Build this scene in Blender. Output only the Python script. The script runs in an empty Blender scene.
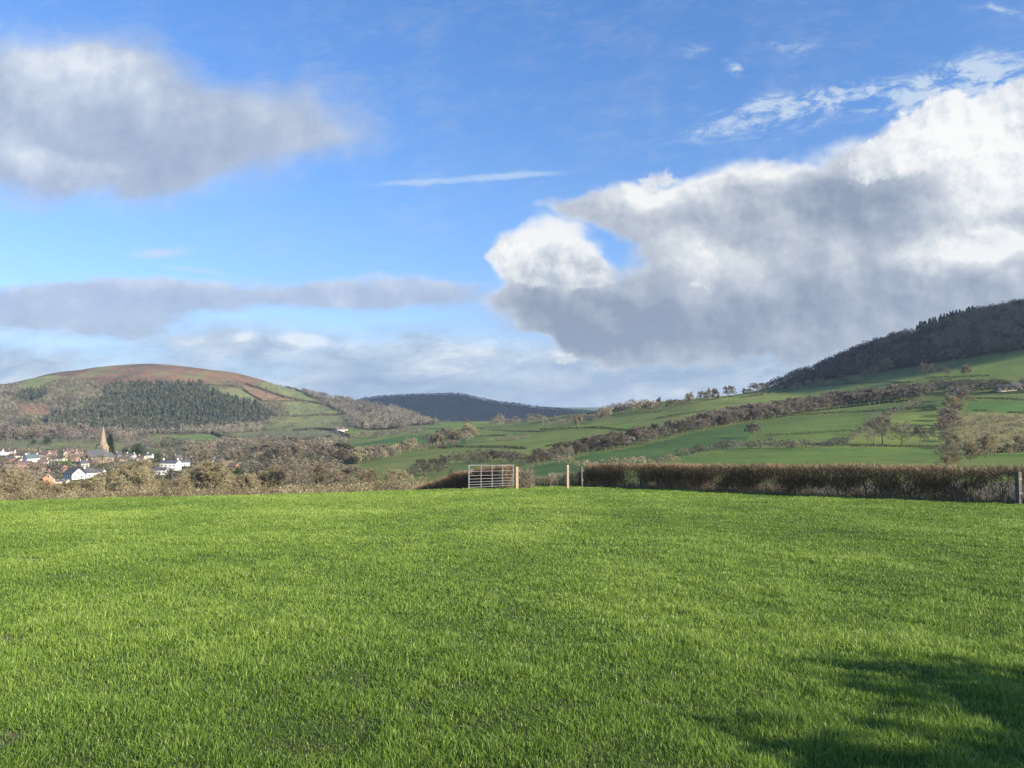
import bpy, math, random
import numpy as np
from mathutils import Vector, Matrix
random.seed(7)
RNG = np.random.default_rng(11)
C = bpy.context.scene
COL = C.collection
R = math.radians
F = 760.0; PITCH = math.atan(36 / F); HZ = 420.0

# ------------------------------------------------------------------ helpers
def hsh(ix, iy, s):
    n = (ix.astype(np.int64) * 374761393 + iy.astype(np.int64) * 668265263 + s * 1442695041) & 0x7fffffff
    n = ((n ^ (n >> 13)) * 1274126177) & 0x7fffffff
    return ((n ^ (n >> 16)) & 0xffff) / 65535.0
def vnoise(x, y, s=0):
    x = np.asarray(x, float); y = np.asarray(y, float)
    ix = np.floor(x); iy = np.floor(y); fx = x - ix; fy = y - iy
    fx = fx * fx * (3 - 2 * fx); fy = fy * fy * (3 - 2 * fy)
    a = hsh(ix, iy, s); b = hsh(ix + 1, iy, s); c = hsh(ix, iy + 1, s); d = hsh(ix + 1, iy + 1, s)
    return a + (b - a) * fx + (c - a) * fy + (a - b - c + d) * fx * fy
def fbm(x, y, s=0, o=4):
    v = 0; a = 0.5; t = 0
    for k in range(o):
        v = v + a * vnoise(x * 2 ** k + 17.3 * k, y * 2 ** k - 9.1 * k, s + k); t += a; a *= 0.5
    return v / t

def mesh_arrays(name, V, T, mat, parent=None, tint=None, colr=None, smooth=False, link=True):
    V = np.ascontiguousarray(V, dtype=np.float32); T = np.ascontiguousarray(T, dtype=np.int32)
    n = T.shape[1]
    me = bpy.data.meshes.new(name)
    me.vertices.add(len(V)); me.vertices.foreach_set('co', V.ravel())
    me.loops.add(T.size); me.loops.foreach_set('vertex_index', T.ravel())
    me.polygons.add(len(T))
    me.polygons.foreach_set('loop_start', np.arange(0, T.size, n, dtype=np.int32))
    if smooth: me.polygons.foreach_set('use_smooth', np.ones(len(T), dtype=bool))
    else: me.polygons.foreach_set('use_smooth', np.zeros(len(T), dtype=bool))
    me.update(calc_edges=True)
    if tint is not None:
        a = me.attributes.new('tint', 'FLOAT', 'POINT'); a.data.foreach_set('value', np.ascontiguousarray(tint, dtype=np.float32))
    if colr is not None:
        a = me.attributes.new('cover', 'FLOAT_COLOR', 'POINT')
        c4 = np.ones((len(V), 4), np.float32); c4[:, :3] = colr; a.data.foreach_set('color', c4.ravel())
    if mat is not None: me.materials.append(mat)
    o = bpy.data.objects.new(name, me)
    if link: COL.objects.link(o)
    if parent is not None: o.parent = parent
    return o

def tag(o, label=None, cat=None, group=None, kind=None):
    if label: o['label'] = label
    if cat: o['category'] = cat
    if group: o['group'] = group
    if kind: o['kind'] = kind
    return o
def empty(name, loc, rz=0, sc=1):
    o = bpy.data.objects.new(name, None); COL.objects.link(o)
    o.location = loc; o.rotation_euler = (0, 0, rz); o.scale = (sc, sc, sc); o.empty_display_size = 0.2
    return o
def copy_tree(o, parent=None):
    c = o.copy(); COL.objects.link(c)
    for k in ('label', 'category', 'group'):
        if parent is None and k in c: del c[k]
    if parent is not None: c.parent = parent
    for ch in list(o.children): copy_tree(ch, c)
    return c

class MB:
    """collects quads and triangles as one mesh"""
    def __init__(s): s.v = []; s.f = []
    def add(s, vs, fs):
        b = len(s.v); s.v += [tuple(v) for v in vs]; s.f += [tuple(b + i for i in f) for f in fs]
    def box(s, x0, x1, y0, y1, z0, z1, M=None):
        vs = [Vector((x, y, z)) for z in (z0, z1) for y in (y0, y1) for x in (x0, x1)]
        if M: vs = [M @ v for v in vs]
        s.add(vs, [(0, 2, 3, 1), (4, 5, 7, 6), (0, 1, 5, 4), (2, 6, 7, 3), (0, 4, 6, 2), (1, 3, 7, 5)])
    def tube(s, a, b, r0, r1=None, n=8, cap=True):
        r1 = r0 if r1 is None else r1
        a = Vector(a); b = Vector(b); d = (b - a).normalized()
        u = d.orthogonal().normalized(); w = d.cross(u)
        ra = [a + (u * math.cos(t) + w * math.sin(t)) * r0 for t in [2 * math.pi * k / n for k in range(n)]]
        rb = [b + (u * math.cos(t) + w * math.sin(t)) * r1 for t in [2 * math.pi * k / n for k in range(n)]]
        fs = [(k, (k + 1) % n, n + (k + 1) % n, n + k) for k in range(n)]
        if cap: fs += [tuple(range(n - 1, -1, -1)), tuple(range(n, 2 * n))]
        s.add(ra + rb, fs)
    def build(s, name, mat, parent=None, smooth=False):
        me = bpy.data.meshes.new(name); me.from_pydata(s.v, [], s.f); me.update()
        if smooth:
            for p in me.polygons: p.use_smooth = True
        me.materials.append(mat)
        o = bpy.data.objects.new(name, me); COL.objects.link(o)
        if parent is not None: o.parent = parent
        return o

# ------------------------------------------------------------------ materials
def newmat(name):
    m = bpy.data.materials.new(name); m.use_nodes = True
    nt = m.node_tree; b = nt.nodes['Principled BSDF']
    return m, nt, b
def L(nt, a, b): nt.links.new(a, b)
def ramp(nt, fac, stops):
    r = nt.nodes.new('ShaderNodeValToRGB'); L(nt, fac, r.inputs[0])
    e = r.color_ramp.elements
    while len(e) < len(stops): e.new(0.5)
    for i, (p, c) in enumerate(stops): e[i].position = p; e[i].color = (*c, 1)
    return r.outputs[0]
def noise(nt, scale, detail=4, rough=0.55, coord='Object', vec=None):
    n = nt.nodes.new('ShaderNodeTexNoise'); n.inputs['Scale'].default_value = scale
    n.inputs['Detail'].default_value = detail; n.inputs['Roughness'].default_value = rough
    if vec is None:
        tc = nt.nodes.new('ShaderNodeTexCoord'); vec = tc.outputs[coord]
    L(nt, vec, n.inputs['Vector']); return n.outputs[0]
def mixc(nt, a, b, f, mode='MIX'):
    m = nt.nodes.new('ShaderNodeMix'); m.data_type = 'RGBA'; m.blend_type = mode
    for sock, v in ((m.inputs[6], a), (m.inputs[7], b)):
        if isinstance(v, tuple): sock.default_value = (*v, 1)
        else: L(nt, v, sock)
    if isinstance(f, (int, float)): m.inputs[0].default_value = f
    else: L(nt, f, m.inputs[0])
    return m.outputs[2]
def mth(nt, op, a, b=None, c=None, clamp=False):
    m = nt.nodes.new('ShaderNodeMath'); m.operation = op; m.use_clamp = clamp
    for i, v in enumerate((a, b, c)):
        if v is None: continue
        if isinstance(v, (int, float)): m.inputs[i].default_value = v
        else: L(nt, v, m.inputs[i])
    return m.outputs[0]

def mat_tint(name, stops, rough=0.8, trans=0.0, rnd=0.0, spec=0.3, nscale=None):
    """colour from the per-vertex 'tint' value plus a little per-object variation"""
    m, nt, b = newmat(name)
    at = nt.nodes.new('ShaderNodeAttribute'); at.attribute_name = 'tint'
    f = at.outputs['Fac']
    if rnd:
        oi = nt.nodes.new('ShaderNodeObjectInfo')
        f = mth(nt, 'MULTIPLY_ADD', mth(nt, 'SUBTRACT', oi.outputs['Random'], 0.5), rnd, f, clamp=True)
    if nscale:
        f = mth(nt, 'MULTIPLY_ADD', mth(nt, 'SUBTRACT', noise(nt, nscale), 0.5), 0.7, f, clamp=True)
    col = ramp(nt, f, stops)
    L(nt, col, b.inputs['Base Color']); b.inputs['Roughness'].default_value = rough
    b.inputs['Specular IOR Level'].default_value = spec
    if trans:
        t = nt.nodes.new('ShaderNodeBsdfTranslucent'); L(nt, col, t.inputs[0])
        mx = nt.nodes.new('ShaderNodeMixShader'); mx.inputs[0].default_value = trans
        L(nt, b.outputs[0], mx.inputs[1]); L(nt, t.outputs[0], mx.inputs[2])
        L(nt, mx.outputs[0], nt.nodes['Material Output'].inputs['Surface'])
    return m
def mat_plain(name, a, bcol, scale=3.0, rough=0.8, metal=0.0, bump=0.0):
    m, nt, b = newmat(name)
    n = noise(nt, scale, 5)
    col = ramp(nt, n, [(0.35, a), (0.65, bcol)])
    L(nt, col, b.inputs['Base Color']); b.inputs['Roughness'].default_value = rough
    b.inputs['Metallic'].default_value = metal
    if bump:
        bp = nt.nodes.new('ShaderNodeBump'); bp.inputs['Strength'].default_value = bump; L(nt, n, bp.inputs['Height'])
        L(nt, bp.outputs[0], b.inputs['Normal'])
    return m

M = {}
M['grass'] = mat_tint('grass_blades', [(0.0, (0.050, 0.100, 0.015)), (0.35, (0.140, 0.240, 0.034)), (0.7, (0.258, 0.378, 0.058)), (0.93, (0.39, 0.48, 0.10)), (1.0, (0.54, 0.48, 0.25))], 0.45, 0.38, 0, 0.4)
M['bark'] = mat_plain('bark', (0.10, 0.08, 0.06), (0.19, 0.16, 0.12), 6, 0.9)
M['twig_tan'] = mat_tint('twigs_tan', [(0, (0.13, 0.105, 0.058)), (0.5, (0.27, 0.225, 0.125)), (1, (0.44, 0.385, 0.23))], 0.8, 0.15, 0.55)
M['twig_grey'] = mat_tint('twigs_grey', [(0, (0.10, 0.083, 0.062)), (0.5, (0.19, 0.158, 0.115)), (1, (0.31, 0.265, 0.19))], 0.85, 0.1, 0.5)
M['twig_red'] = mat_tint('twigs_red', [(0, (0.125, 0.098, 0.068)), (0.5, (0.225, 0.180, 0.124)), (1, (0.35, 0.29, 0.20))], 0.85, 0.1, 0.5)
M['twig_dark'] = mat_tint('twigs_dark', [(0, (0.052, 0.048, 0.036)), (0.5, (0.10, 0.086, 0.062)), (1, (0.17, 0.145, 0.10))], 0.85, 0.1, 0.5)
M['evergreen'] = mat_tint('evergreen_leaf', [(0, (0.010, 0.022, 0.008)), (0.6, (0.025, 0.05, 0.016)), (1, (0.055, 0.095, 0.03))], 0.6, 0.05, 0.3)
M['bright_shrub'] = mat_tint('bright_leaf', [(0, (0.05, 0.13, 0.015)), (1, (0.13, 0.27, 0.035))], 0.6, 0.2)
M['conifer'] = mat_tint('conifer_needles', [(0, (0.024, 0.036, 0.019)), (0.6, (0.052, 0.068, 0.037)), (1, (0.13, 0.125, 0.070))], 0.8)
M['wood_grey'] = mat_tint('far_wood_grey', [(0, (0.070, 0.064, 0.048)), (0.5, (0.155, 0.140, 0.100)), (1, (0.32, 0.285, 0.20))], 0.9)
M['wood_dark'] = mat_tint('far_wood_dark', [(0, (0.036, 0.029, 0.022)), (0.5, (0.080, 0.064, 0.047)), (1, (0.26, 0.20, 0.13))], 0.9)
M['wood_far'] = mat_tint('far_wood_deep', [(0, (0.018, 0.020, 0.012)), (1, (0.05, 0.048, 0.03))], 0.9)  # deepest wood tone: the hill's cloud shade is partly put into this colour
M['hedge'] = mat_tint('hedge_twigs', [(0, (0.07, 0.046, 0.029)), (0.5, (0.20, 0.132, 0.078)), (1, (0.46, 0.33, 0.20))], 0.8, 0.05)
M['hedge_leaf'] = mat_tint('hedge_leaves', [(0, (0.05, 0.07, 0.022)), (0.35, (0.12, 0.125, 0.045)), (0.6, (0.24, 0.145, 0.075)), (1, (0.42, 0.29, 0.17))], 0.7, 0.25)
M['straw'] = mat_tint('dead_grass', [(0, (0.16, 0.11, 0.06)), (0.5, (0.33, 0.22, 0.13)), (1, (0.52, 0.42, 0.27))], 0.8, 0.2)
M['hedgerow'] = mat_tint('far_hedgerow', [(0, (0.022, 0.026, 0.012)), (0.5, (0.05, 0.046, 0.024)), (1, (0.10, 0.08, 0.045))], 0.9)
M['galv'] = mat_plain('galvanised_steel', (0.19, 0.182, 0.175), (0.30, 0.288, 0.28), 9, 0.55, 0.25)
M['post_new'] = mat_plain('fresh_softwood', (0.30, 0.215, 0.13), (0.42, 0.31, 0.19), 12, 0.75)
M['post_old'] = mat_plain('weathered_wood', (0.075, 0.068, 0.056), (0.14, 0.125, 0.10), 12, 0.9)
M['wire'] = mat_plain('wire', (0.25, 0.25, 0.25), (0.3, 0.3, 0.3), 2, 0.5, 0.8)
M['white'] = mat_plain('white_render', (0.76, 0.74, 0.70), (0.84, 0.82, 0.78), 0.4, 0.8)
M['cream'] = mat_plain('cream_render', (0.55, 0.50, 0.38), (0.66, 0.60, 0.47), 0.4, 0.8)
M['orange'] = mat_plain('salmon_brick', (0.52, 0.21, 0.105), (0.62, 0.27, 0.14), 0.8, 0.85)
M['brick'] = mat_plain('red_brick', (0.26, 0.13, 0.085), (0.36, 0.2, 0.14), 0.8, 0.85)
M['pink'] = mat_plain('pinkish_render', (0.45, 0.32, 0.26), (0.58, 0.45, 0.38), 0.5, 0.85)
M['stone'] = mat_plain('sandstone', (0.22, 0.165, 0.110), (0.33, 0.255, 0.175), 0.7, 0.9)
M['slate'] = mat_plain('slate_roof', (0.06, 0.064, 0.072), (0.10, 0.105, 0.115), 0.9, 0.85)
M['teal'] = mat_plain('green_grey_slate', (0.07, 0.10, 0.10), (0.11, 0.14, 0.14), 0.9, 0.6)
M['tile'] = mat_plain('brown_tile_roof', (0.10, 0.065, 0.055), (0.17, 0.115, 0.10), 0.9, 0.8)
M['pane'] = mat_plain('window_glass', (0.02, 0.024, 0.03), (0.035, 0.04, 0.05), 1, 0.15)
M['door'] = mat_plain('painted_door', (0.05, 0.05, 0.06), (0.09, 0.07, 0.06), 1, 0.5)
M['sheep'] = mat_plain('pale_sheeting', (0.62, 0.62, 0.6), (0.75, 0.75, 0.72), 1, 0.6)

# ------------------------------------------------------------------ landform
PXK = np.array([-1400, -600, -200, 0, 100, 200, 300, 400, 450, 500, 560, 600, 650, 700, 760, 800, 860, 900, 960, 1024, 1200, 1700, 2500], float)
def row(**k): return k
# each level: list of (distance, screen row it lies on) per bearing in PXK
LV = [
 # near edge under the brow
 ([48]*23, [505,505,503,502,501,499,497,494,491,490.5,490,489.5,489,489,488,488,488,488,488,488,488,490,495]),
 ([120]*23, [512,512,508,505,504,503,500,496,492,490,488,486,482,478,476,475,474,473,472,471,470,470,475]),
 ([240]*23, [500,500,497,494,494,493,492,487,482,478,473,470,468,466,464,463,461,460,459,458,455,455,460]),
 ([450]*23, [486,486,485,484,484,482,478,472,468,464,460,457,453,450,448,447,447,447.5,447.5,447,440,435,440]),
 ([800,800,800,800,800,800,800,800,800,800,780,760,740,720,710,700,690,680,670,660,640,600,600],
  [466,466,466,466,465,464,458,451,447,443,438,434,429,425,421,418,415,412,408,404,395,390,400]),
 ([1300,1300,1300,1300,1300,1300,1300,1300,1300,1300,1200,1150,1050,980,1020,1050,1000,960,900,860,800,760,760],
  [450,450,450,449,449,448,444,438,434,430,423,418,411,405,401,398.5,391,386,378,371,350,330,345]),
 ([1850,1850,1850,1850,1850,1850,1900,1950,1850,1700,1450,1350,1150,1080,1180,1240,1190,1150,1080,1010,950,900,900],
  [441,441,441,440,440,439,432,427,425.5,424.5,418,414,407.5,401,393,387,377,371,361,351,325,300,320]),
 ([2300,2300,2300,2350,2400,2450,2500,2300,2100,1850,1550,1420,1200,1120,1230,1300,1260,1230,1160,1090,1020,960,960],
  [425,420,410,404,396,396,408,417,424,423.5,416,412,405,399,391,380,361,352,337,325,295,265,290]),
 ([2700,2700,2700,2750,2900,3050,3000,2600,2250,1950,1650,1500,1250,1150,1260,1350,1320,1310,1230,1160,1080,1020,1020],
  [425,412,393,384.5,370,369.5,391,410.5,423,423,415,411,404.5,398.5,390.5,376,352,340,321,308,275,240,270]),
 ([3000,3000,3000,3000,3200,3250,3200,2800,2450,2100,1800,1650,1400,1300,1420,1500,1480,1460,1400,1330,1250,1200,1200],
  [428,416,396,387,369,370,393,413,427,428,423,419,413,408,398,382,358,345,325,312,280,250,280]),
 ([4000]*23, [430,425,420,410,400,400,412,428,430,430,430,430,430,428,425,420,410,400,390,380,380,380,390]),
 ([6900,6900,6800,6800,6700,6600,6500,6000,5700,5500,5000,4700,4500,4500,4600,4700,4800,4900,5000,5000,5000,5000,5000],
  [425,425,425,422,420,416,408,396,394.5,403.5,410.5,413,415,418,420,420,420,420,420,420,420,420,420]),
 ([8200]*23, [428]*23),
 ([10500]*23, [418,418,418,418,418,418,416,412,411,409.5,408,407.5,408.5,410.5,414,416,417,418,418,418,418,418,418]),
 ([15000]*23, [424]*23),
]
def py2s(py):            # screen row -> slope z/D
    v = (384 - np.asarray(py, float)) / F
    return (math.sin(PITCH) + v * math.cos(PITCH)) / (math.cos(PITCH) - v * math.sin(PITCH))
def s2py(s):
    a = np.arctan(s) - PITCH
    return 384 - F * np.tan(a)
def pchip(xk, yk, x):
    h = np.diff(xk); d = np.diff(yk) / h
    m = np.zeros_like(yk)
    m[1:-1] = np.where(d[:-1] * d[1:] > 0, 2 * d[:-1] * d[1:] / (d[:-1] + d[1:] + 1e-12), 0)
    m[0] = d[0]; m[-1] = d[-1]
    i = np.clip(np.searchsorted(xk, x) - 1, 0, len(h) - 1)
    t = (x - xk[i]) / h[i]
    return ((2*t**3-3*t**2+1)*yk[i] + (t**3-2*t**2+t)*h[i]*m[i] + (-2*t**3+3*t**2)*yk[i+1] + (t**3-t**2)*h[i]*m[i+1])
cols = np.concatenate([np.arange(-1400, -200, 25), np.arange(-200, -20, 6), np.arange(-20, 1044, 1.6), np.arange(1044, 1250, 6), np.arange(1250, 2501, 25)]).astype(float)
NC = len(cols)
LD = np.array([pchip(PXK, np.array(d, float), cols) for d, p in LV])       # levels x cols
LP = np.array([pchip(PXK, np.array(p, float), cols) for d, p in LV])
_b = lambda x, c, w_: np.clip(1 - np.abs(x - c) / w_, 0, 1) ** 2 * (3 - 2 * np.clip(1 - np.abs(x - c) / w_, 0, 1))
LP[8] += -5.5 * _b(cols, 148, 75) - 2.5 * _b(cols, 40, 45); LP[9] += -5.5 * _b(cols, 148, 75) - 2.5 * _b(cols, 40, 45); LP[7] += -2.5 * _b(cols, 148, 80)
LZ = py2s(LP) * LD
SUB = [5, 8, 12, 18, 24, 24, 26, 26, 14, 8, 22, 8, 14, 6]
rowsD = []; rowsZ = []
K = len(LV)
dm = np.zeros_like(LZ)
h = np.diff(LD, axis=0); dd = np.diff(LZ, axis=0) / h
sl = np.zeros_like(LZ)
sl[1:-1] = np.where(dd[:-1] * dd[1:] > 0, 2 * dd[:-1] * dd[1:] / (dd[:-1] + dd[1:] + 1e-12), 0)
# keep the slope continuous where it rises on both sides of a dip but flat at true crests
mid = (dd[:-1] * h[1:] + dd[1:] * h[:-1]) / (h[1:] + h[:-1])
sl[1:-1] = np.where(dd[:-1] * dd[1:] > 0, sl[1:-1], np.where(dd[:-1] < dd[1:], mid * 0.5, 0))
sl[0] = dd[0]; sl[-1] = dd[-1]
for k in range(K - 1):
    for j in range(SUB[k] + (1 if k == K - 2 else 0)):
        t = j / SUB[k]
        rowsD.append(LD[k] + h[k] * t)
        rowsZ.append((2*t**3-3*t**2+1)*LZ[k] + (t**3-2*t**2+t)*h[k]*sl[k] + (-2*t**3+3*t**2)*LZ[k+1] + (t**3-t**2)*h[k]*sl[k+1])
TD = np.array(rowsD); TZ = np.array(rowsZ); NR = len(TD)
TX = (cols[None, :] - 512) / F * TD
amp = np.clip((TD - 300) / 1500, 0, 1) * 9 + np.clip((TD - 150) / 300, 0, 1) * 1.2
TZ = TZ + amp * (fbm(TX / 260 + 50, TD / 260 + 50, 3, 4) - 0.5) * 2
TZ = TZ + np.clip((TD - 150) / 300, 0, 1) * (fbm(TX / 60 + 9, TD / 60, 5, 3) - 0.5) * 2.0
TPY = s2py(TZ / TD)
RUN = np.minimum.accumulate(TPY, axis=0)
def hit(px, py):
    """the visible ground point on that bearing and row (or the skyline if the row is above it)"""
    c = np.interp(px, cols, np.arange(NC)); ci = int(round(float(c)))
    col = RUN[:, ci]
    lim = np.where(LD[:, ci] > 0)[0]
    idx = np.where(col <= py)[0]
    if len(idx) == 0: i = int(np.argmin(TPY[:, ci])); D = TD[i, ci]; z = TZ[i, ci]
    else:
        i = int(idx[0])
        if i == 0: D = TD[0, ci]; z = TZ[0, ci]
        else:
            a, b = TPY[i-1, ci], TPY[i, ci]; t = 0 if abs(a - b) < 1e-6 else min(max((a - py) / (a - b), 0), 1)
            D = TD[i-1, ci] * (1-t) + TD[i, ci] * t; z = TZ[i-1, ci] * (1-t) + TZ[i, ci] * t
    return Vector(((px - 512) / F * D, D, z))
def skyhit(px, lo=3, hi=9, dpy=0.0):
    """crest of the nearer hills on that bearing"""
    ci = int(round(float(np.interp(px, cols, np.arange(NC)))))
    a = sum(SUB[:lo]); b = sum(SUB[:hi])
    i = a + int(np.argmin(TPY[a:b, ci])); return Vector(((px - 512) / F * TD[i, ci], TD[i, ci], TZ[i, ci]))
def zat(x, y):
    px = 512 + F * x / y
    ci = int(round(float(np.interp(px, cols, np.arange(NC)))))
    return float(np.interp(y, TD[:, ci], TZ[:, ci]))

def inpoly(px, py, poly):
    px = np.asarray(px); py = np.asarray(py); ins = np.zeros(px.shape, bool)
    n = len(poly); j = n - 1
    for i in range(n):
        xi, yi = poly[i]; xj, yj = poly[j]
        if yi != yj:
            c = ((yi > py) != (yj > py)) & (px < (xj - xi) * (py - yi) / (yj - yi) + xi)
            ins ^= c
        j = i
    return ins

# ---- land cover (colour that the ground itself has)
GR = (0.110, 0.146, 0.046)
PX2 = np.broadcast_to(cols[None, :], TD.shape)
cov = np.zeros(TD.shape + (3,), np.float32); cov[:] = GR
def paint(mask, c): cov[mask] = c
BROWN = (0.105, 0.100, 0.042); SCRUB = (0.105, 0.100, 0.052); DULL = (0.135, 0.150, 0.072); PALE = (0.125, 0.16, 0.05)
HEATH = (0.160, 0.100, 0.070); BRACK = (0.19, 0.125, 0.082); WOODF = (0.055, 0.042, 0.028)
lvl = np.repeat(np.arange(K - 1), SUB); lvl = np.append(lvl, K - 2)
lvl2 = np.broadcast_to(lvl[:, None], TD.shape)
paint((lvl2 >= 4) & (PX2 < 345), DULL)
paint((lvl2 >= 6) & (PX2 < 345), SCRUB)
paint((lvl2 <= 4) & (PX2 < 350), BROWN)
paint((lvl2 >= 10) & (lvl2 < 12), (0.03, 0.034, 0.02))
paint((lvl2 >= 12), (0.085, 0.115, 0.045))
HEATHP = [(50,360),(300,360),(305,389),(288,389),(268,388),(240,384.5),(222,385),(205,383.5),(165,384),(122,383),(103,389),(96,382),(80,378),(60,376),(46,374)]
CONP = [(104,392),(112,384),(150,384.5),(200,384.5),(212,391),(225,397),(243,401),(262,407),(273,416),(270,425),(240,427),(200,430),(160,433),(120,432),(90,432),(60,428),(45,421),(62,411),(92,406),(104,399)]
far = lvl2 >= 2
def pp(poly, c, m=None): paint(inpoly(PX2, TPY, poly) & (far if m is None else m) & (lvl2 < 10), c)
WX = (fbm(TX / 70, TD / 70, 91, 4) - .5) * 26; WY = (fbm(TX / 70 + 40, TD / 70, 92, 4) - .5) * 11
hm_ = inpoly(PX2 + WX, TPY + WY, HEATHP) & (lvl2 >= 6) & (lvl2 < 10); paint(hm_, HEATH)
hn = fbm(TX / 55, TD / 120, 93, 4); paint(hm_ & (hn > .56), (0.115, 0.085, 0.058)); paint(hm_ & (hn < .36), (0.165, 0.12, 0.072)); paint(hm_ & (hn < .27), (0.15, 0.145, 0.075))
pp([(18,404),(48,403),(50,414),(20,416)], BRACK)
pp([(17,384),(30,378),(55,375),(63,377),(42,384),(38,389),(20,392)], (0.155, 0.175, 0.078))
pp([(45,391),(75,388),(80,392),(50,395)], PALE)
pp([(203,388),(222,388),(245,390),(258,401),(235,401.5),(218,394)], (0.15, 0.165, 0.08))
pp([(243,386),(262,390),(292,400),(262,401),(250,395)], BRACK)
pp([(256,382),(285,384),(300,392),(320,402),(292,399),(262,388)], (0.145, 0.170, 0.075))
pp([(300,390),(320,397),(312,401),(300,396)], PALE)
pp([(283,402),(310,402),(342,410),(340,414),(296,417),(284,412)], (0.135, 0.162, 0.070))
pp([(262,418),(300,417),(350,415),(360,428),(335,430),(292,430),(262,428)], (0.135, 0.152, 0.072))
pp([(230,432),(292,431),(330,431),(350,438),(345,447),(310,447),(285,438),(240,438)], (0.13, 0.145, 0.074))
pp([(150,436),(210,433.5),(236,440),(212,442),(150,444)], (0.11, 0.165, 0.055))
pp([(140,445),(214,443),(330,447),(330,452),(140,452)], (0.115, 0.135, 0.06))
pp([(330,447),(343,446),(352,452),(355,459),(334,460)], (0.075, 0.17, 0.025))
pp([(390,424),(420,416),(442,421),(478,426),(440,433),(400,430)], (0.10, 0.155, 0.045))
pp([(350,446),(390,438),(430,434),(480,434),(478,446),(400,447)], (0.058, 0.115, 0.030))
pp([(355,470),(400,461),(440,453),(520,450),(600,448),(560,462),(470,460),(420,470)], (0.125, 0.155, 0.052))
pp([(466,427),(540,425),(600,428),(640,432),(600,436),(540,446),(466,446)], (0.11, 0.15, 0.045))
pp([(545,428),(640,424),(646,432),(600,429)], (0.10, 0.17, 0.036))
pp([(520,470),(560,461),(590,454),(640,447),(700,431),(755,421),(745,447),(700,452),(678,457),(600,470),(520,489)], (0.052, 0.100, 0.032))
pp([(740,448),(760,421),(800,415),(872,413),(866,430),(842,444),(800,440)], (0.082, 0.125, 0.036))
pp([(678,458),(745,449),(850,448),(940,449),(945,464),(678,464)], (0.085, 0.138, 0.034))
pp([(740,408),(800,393),(830,388),(900,383),(880,391),(830,395),(776,398),(745,412)], (0.10, 0.145, 0.042))
pp([(815,412),(900,403),(940,400),(940,406),(900,410),(873,412)], (0.085, 0.130, 0.040))
pp([(850,445),(870,430),(914,406),(945,402),(946,447)], (0.115, 0.155, 0.042))
pp([(970,400),(1060,402),(1060,413),(965,412)], (0.07, 0.135, 0.040))
pp([(955,413),(1060,414),(1060,452),(962,455)], (0.175, 0.175, 0.078))
pp([(960,455),(1060,451),(1060,470),(960,470)], (0.085, 0.15, 0.028))
pp([(880,383),(925,377),(1060,350),(1060,373),(990,376),(925,379)], (0.125, 0.175, 0.045))
WOODP = [(768,391.5),(800,386.5),(840,378),(888,370),(921,366),(960,359),(1024,350),(1090,338),(1090,270),(1024,300),(975,309),(921,329),(897,333),(858,348),(807,372),(768,394)]
pp(WOODP, WOODF)
CENW = [(366,404),(400,395),(440,400),(470,424),(440,422),(400,430),(345,430),(320,400)]
EDGEW = [(300,389),(330,395),(366,402),(400,410),(430,420),(440,424),(410,426),(398,429),(370,430),(352,428),(345,415),(330,407),(322,402),(306,396)]
pp(EDGEW, WOODF)
m, nt, b = newmat('countryside'); M['land'] = m
at = nt.nodes.new('ShaderNodeAttribute'); at.attribute_name = 'cover'
n1 = noise(nt, 0.012, 6, 0.6); n2 = noise(nt, 0.11, 4, 0.7); n3 = noise(nt, 0.9, 3, 0.6)
k1 = ramp(nt, n1, [(0.3, (0.88, 0.92, 0.96)), (0.7, (1.60, 1.46, 1.22))])
k2 = ramp(nt, n2, [(0.32, (0.74, 0.78, 0.82)), (0.68, (1.22, 1.16, 1.05))])
k3 = ramp(nt, n3, [(0.3, (0.80, 0.82, 0.82)), (0.7, (1.18, 1.16, 1.1))])
c = mixc(nt, at.outputs['Color'], k1, 1.0, 'MULTIPLY'); c = mixc(nt, c, k2, 1.0, 'MULTIPLY'); c = mixc(nt, c, k3, 1.0, 'MULTIPLY')
L(nt, c, b.inputs['Base Color']); b.inputs['Roughness'].default_value = 0.95; b.inputs['Specular IOR Level'].default_value = 0.1
idx = np.arange(NR * NC).reshape(NR, NC)
Q = np.stack([idx[:-1, :-1], idx[:-1, 1:], idx[1:, 1:], idx[1:, :-1]], -1).reshape(-1, 4)
V = np.stack([TX, TD, TZ], -1).reshape(-1, 3)
land = mesh_arrays('terrain', V, Q, M['land'], colr=cov.reshape(-1, 3), smooth=True)
tag(land, kind='structure')

# ------------------------------------------------------------------ the near field
def crest(x, y):
    px = 512 + F * x / np.maximum(y, 5)
    return np.interp(px, [-400, 0, 250, 450, 560, 640, 800, 1024], [27, 28.5, 33, 41, 46, 53, 56, 56])
def field_z(x, y):
    x = np.asarray(x, float); y = np.asarray(y, float)
    z = -1.6 - 0.053 * y
    over = np.maximum(y - crest(x, y), 0)
    z = z - np.where(over > 0, 0.10 * over ** 2 / (over + 6), 0)
    z = z + 0.10 * (fbm(x / 3.0 + 40, y / 3.0 + 40, 21, 3) - 0.5) * np.clip(1.2 - y / 60, 0.2, 1)
    z = z + 0.05 * (fbm(x / 0.8 + 40, y / 0.8 + 40, 22, 2) - 0.5)
    return z
gy = np.concatenate([np.arange(-40, 2, 2.0), np.arange(2, 12, 0.15), np.arange(12, 66, 0.5)])
gx = np.linspace(-1, 1, 260)
GY = np.broadcast_to(gy[:, None], (len(gy), 260)); W = 14 + np.maximum(GY, 0) * 1.25 + 30 * (GY < 2)
GX = gx[None, :] * W
GZ = field_z(GX, GY)
idx = np.arange(GX.size).reshape(GX.shape)
Q = np.stack([idx[:-1, :-1], idx[:-1, 1:], idx[1:, 1:], idx[1:, :-1]], -1).reshape(-1, 4)
m, nt, b = newmat('pasture_ground'); M['pasture'] = m
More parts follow.
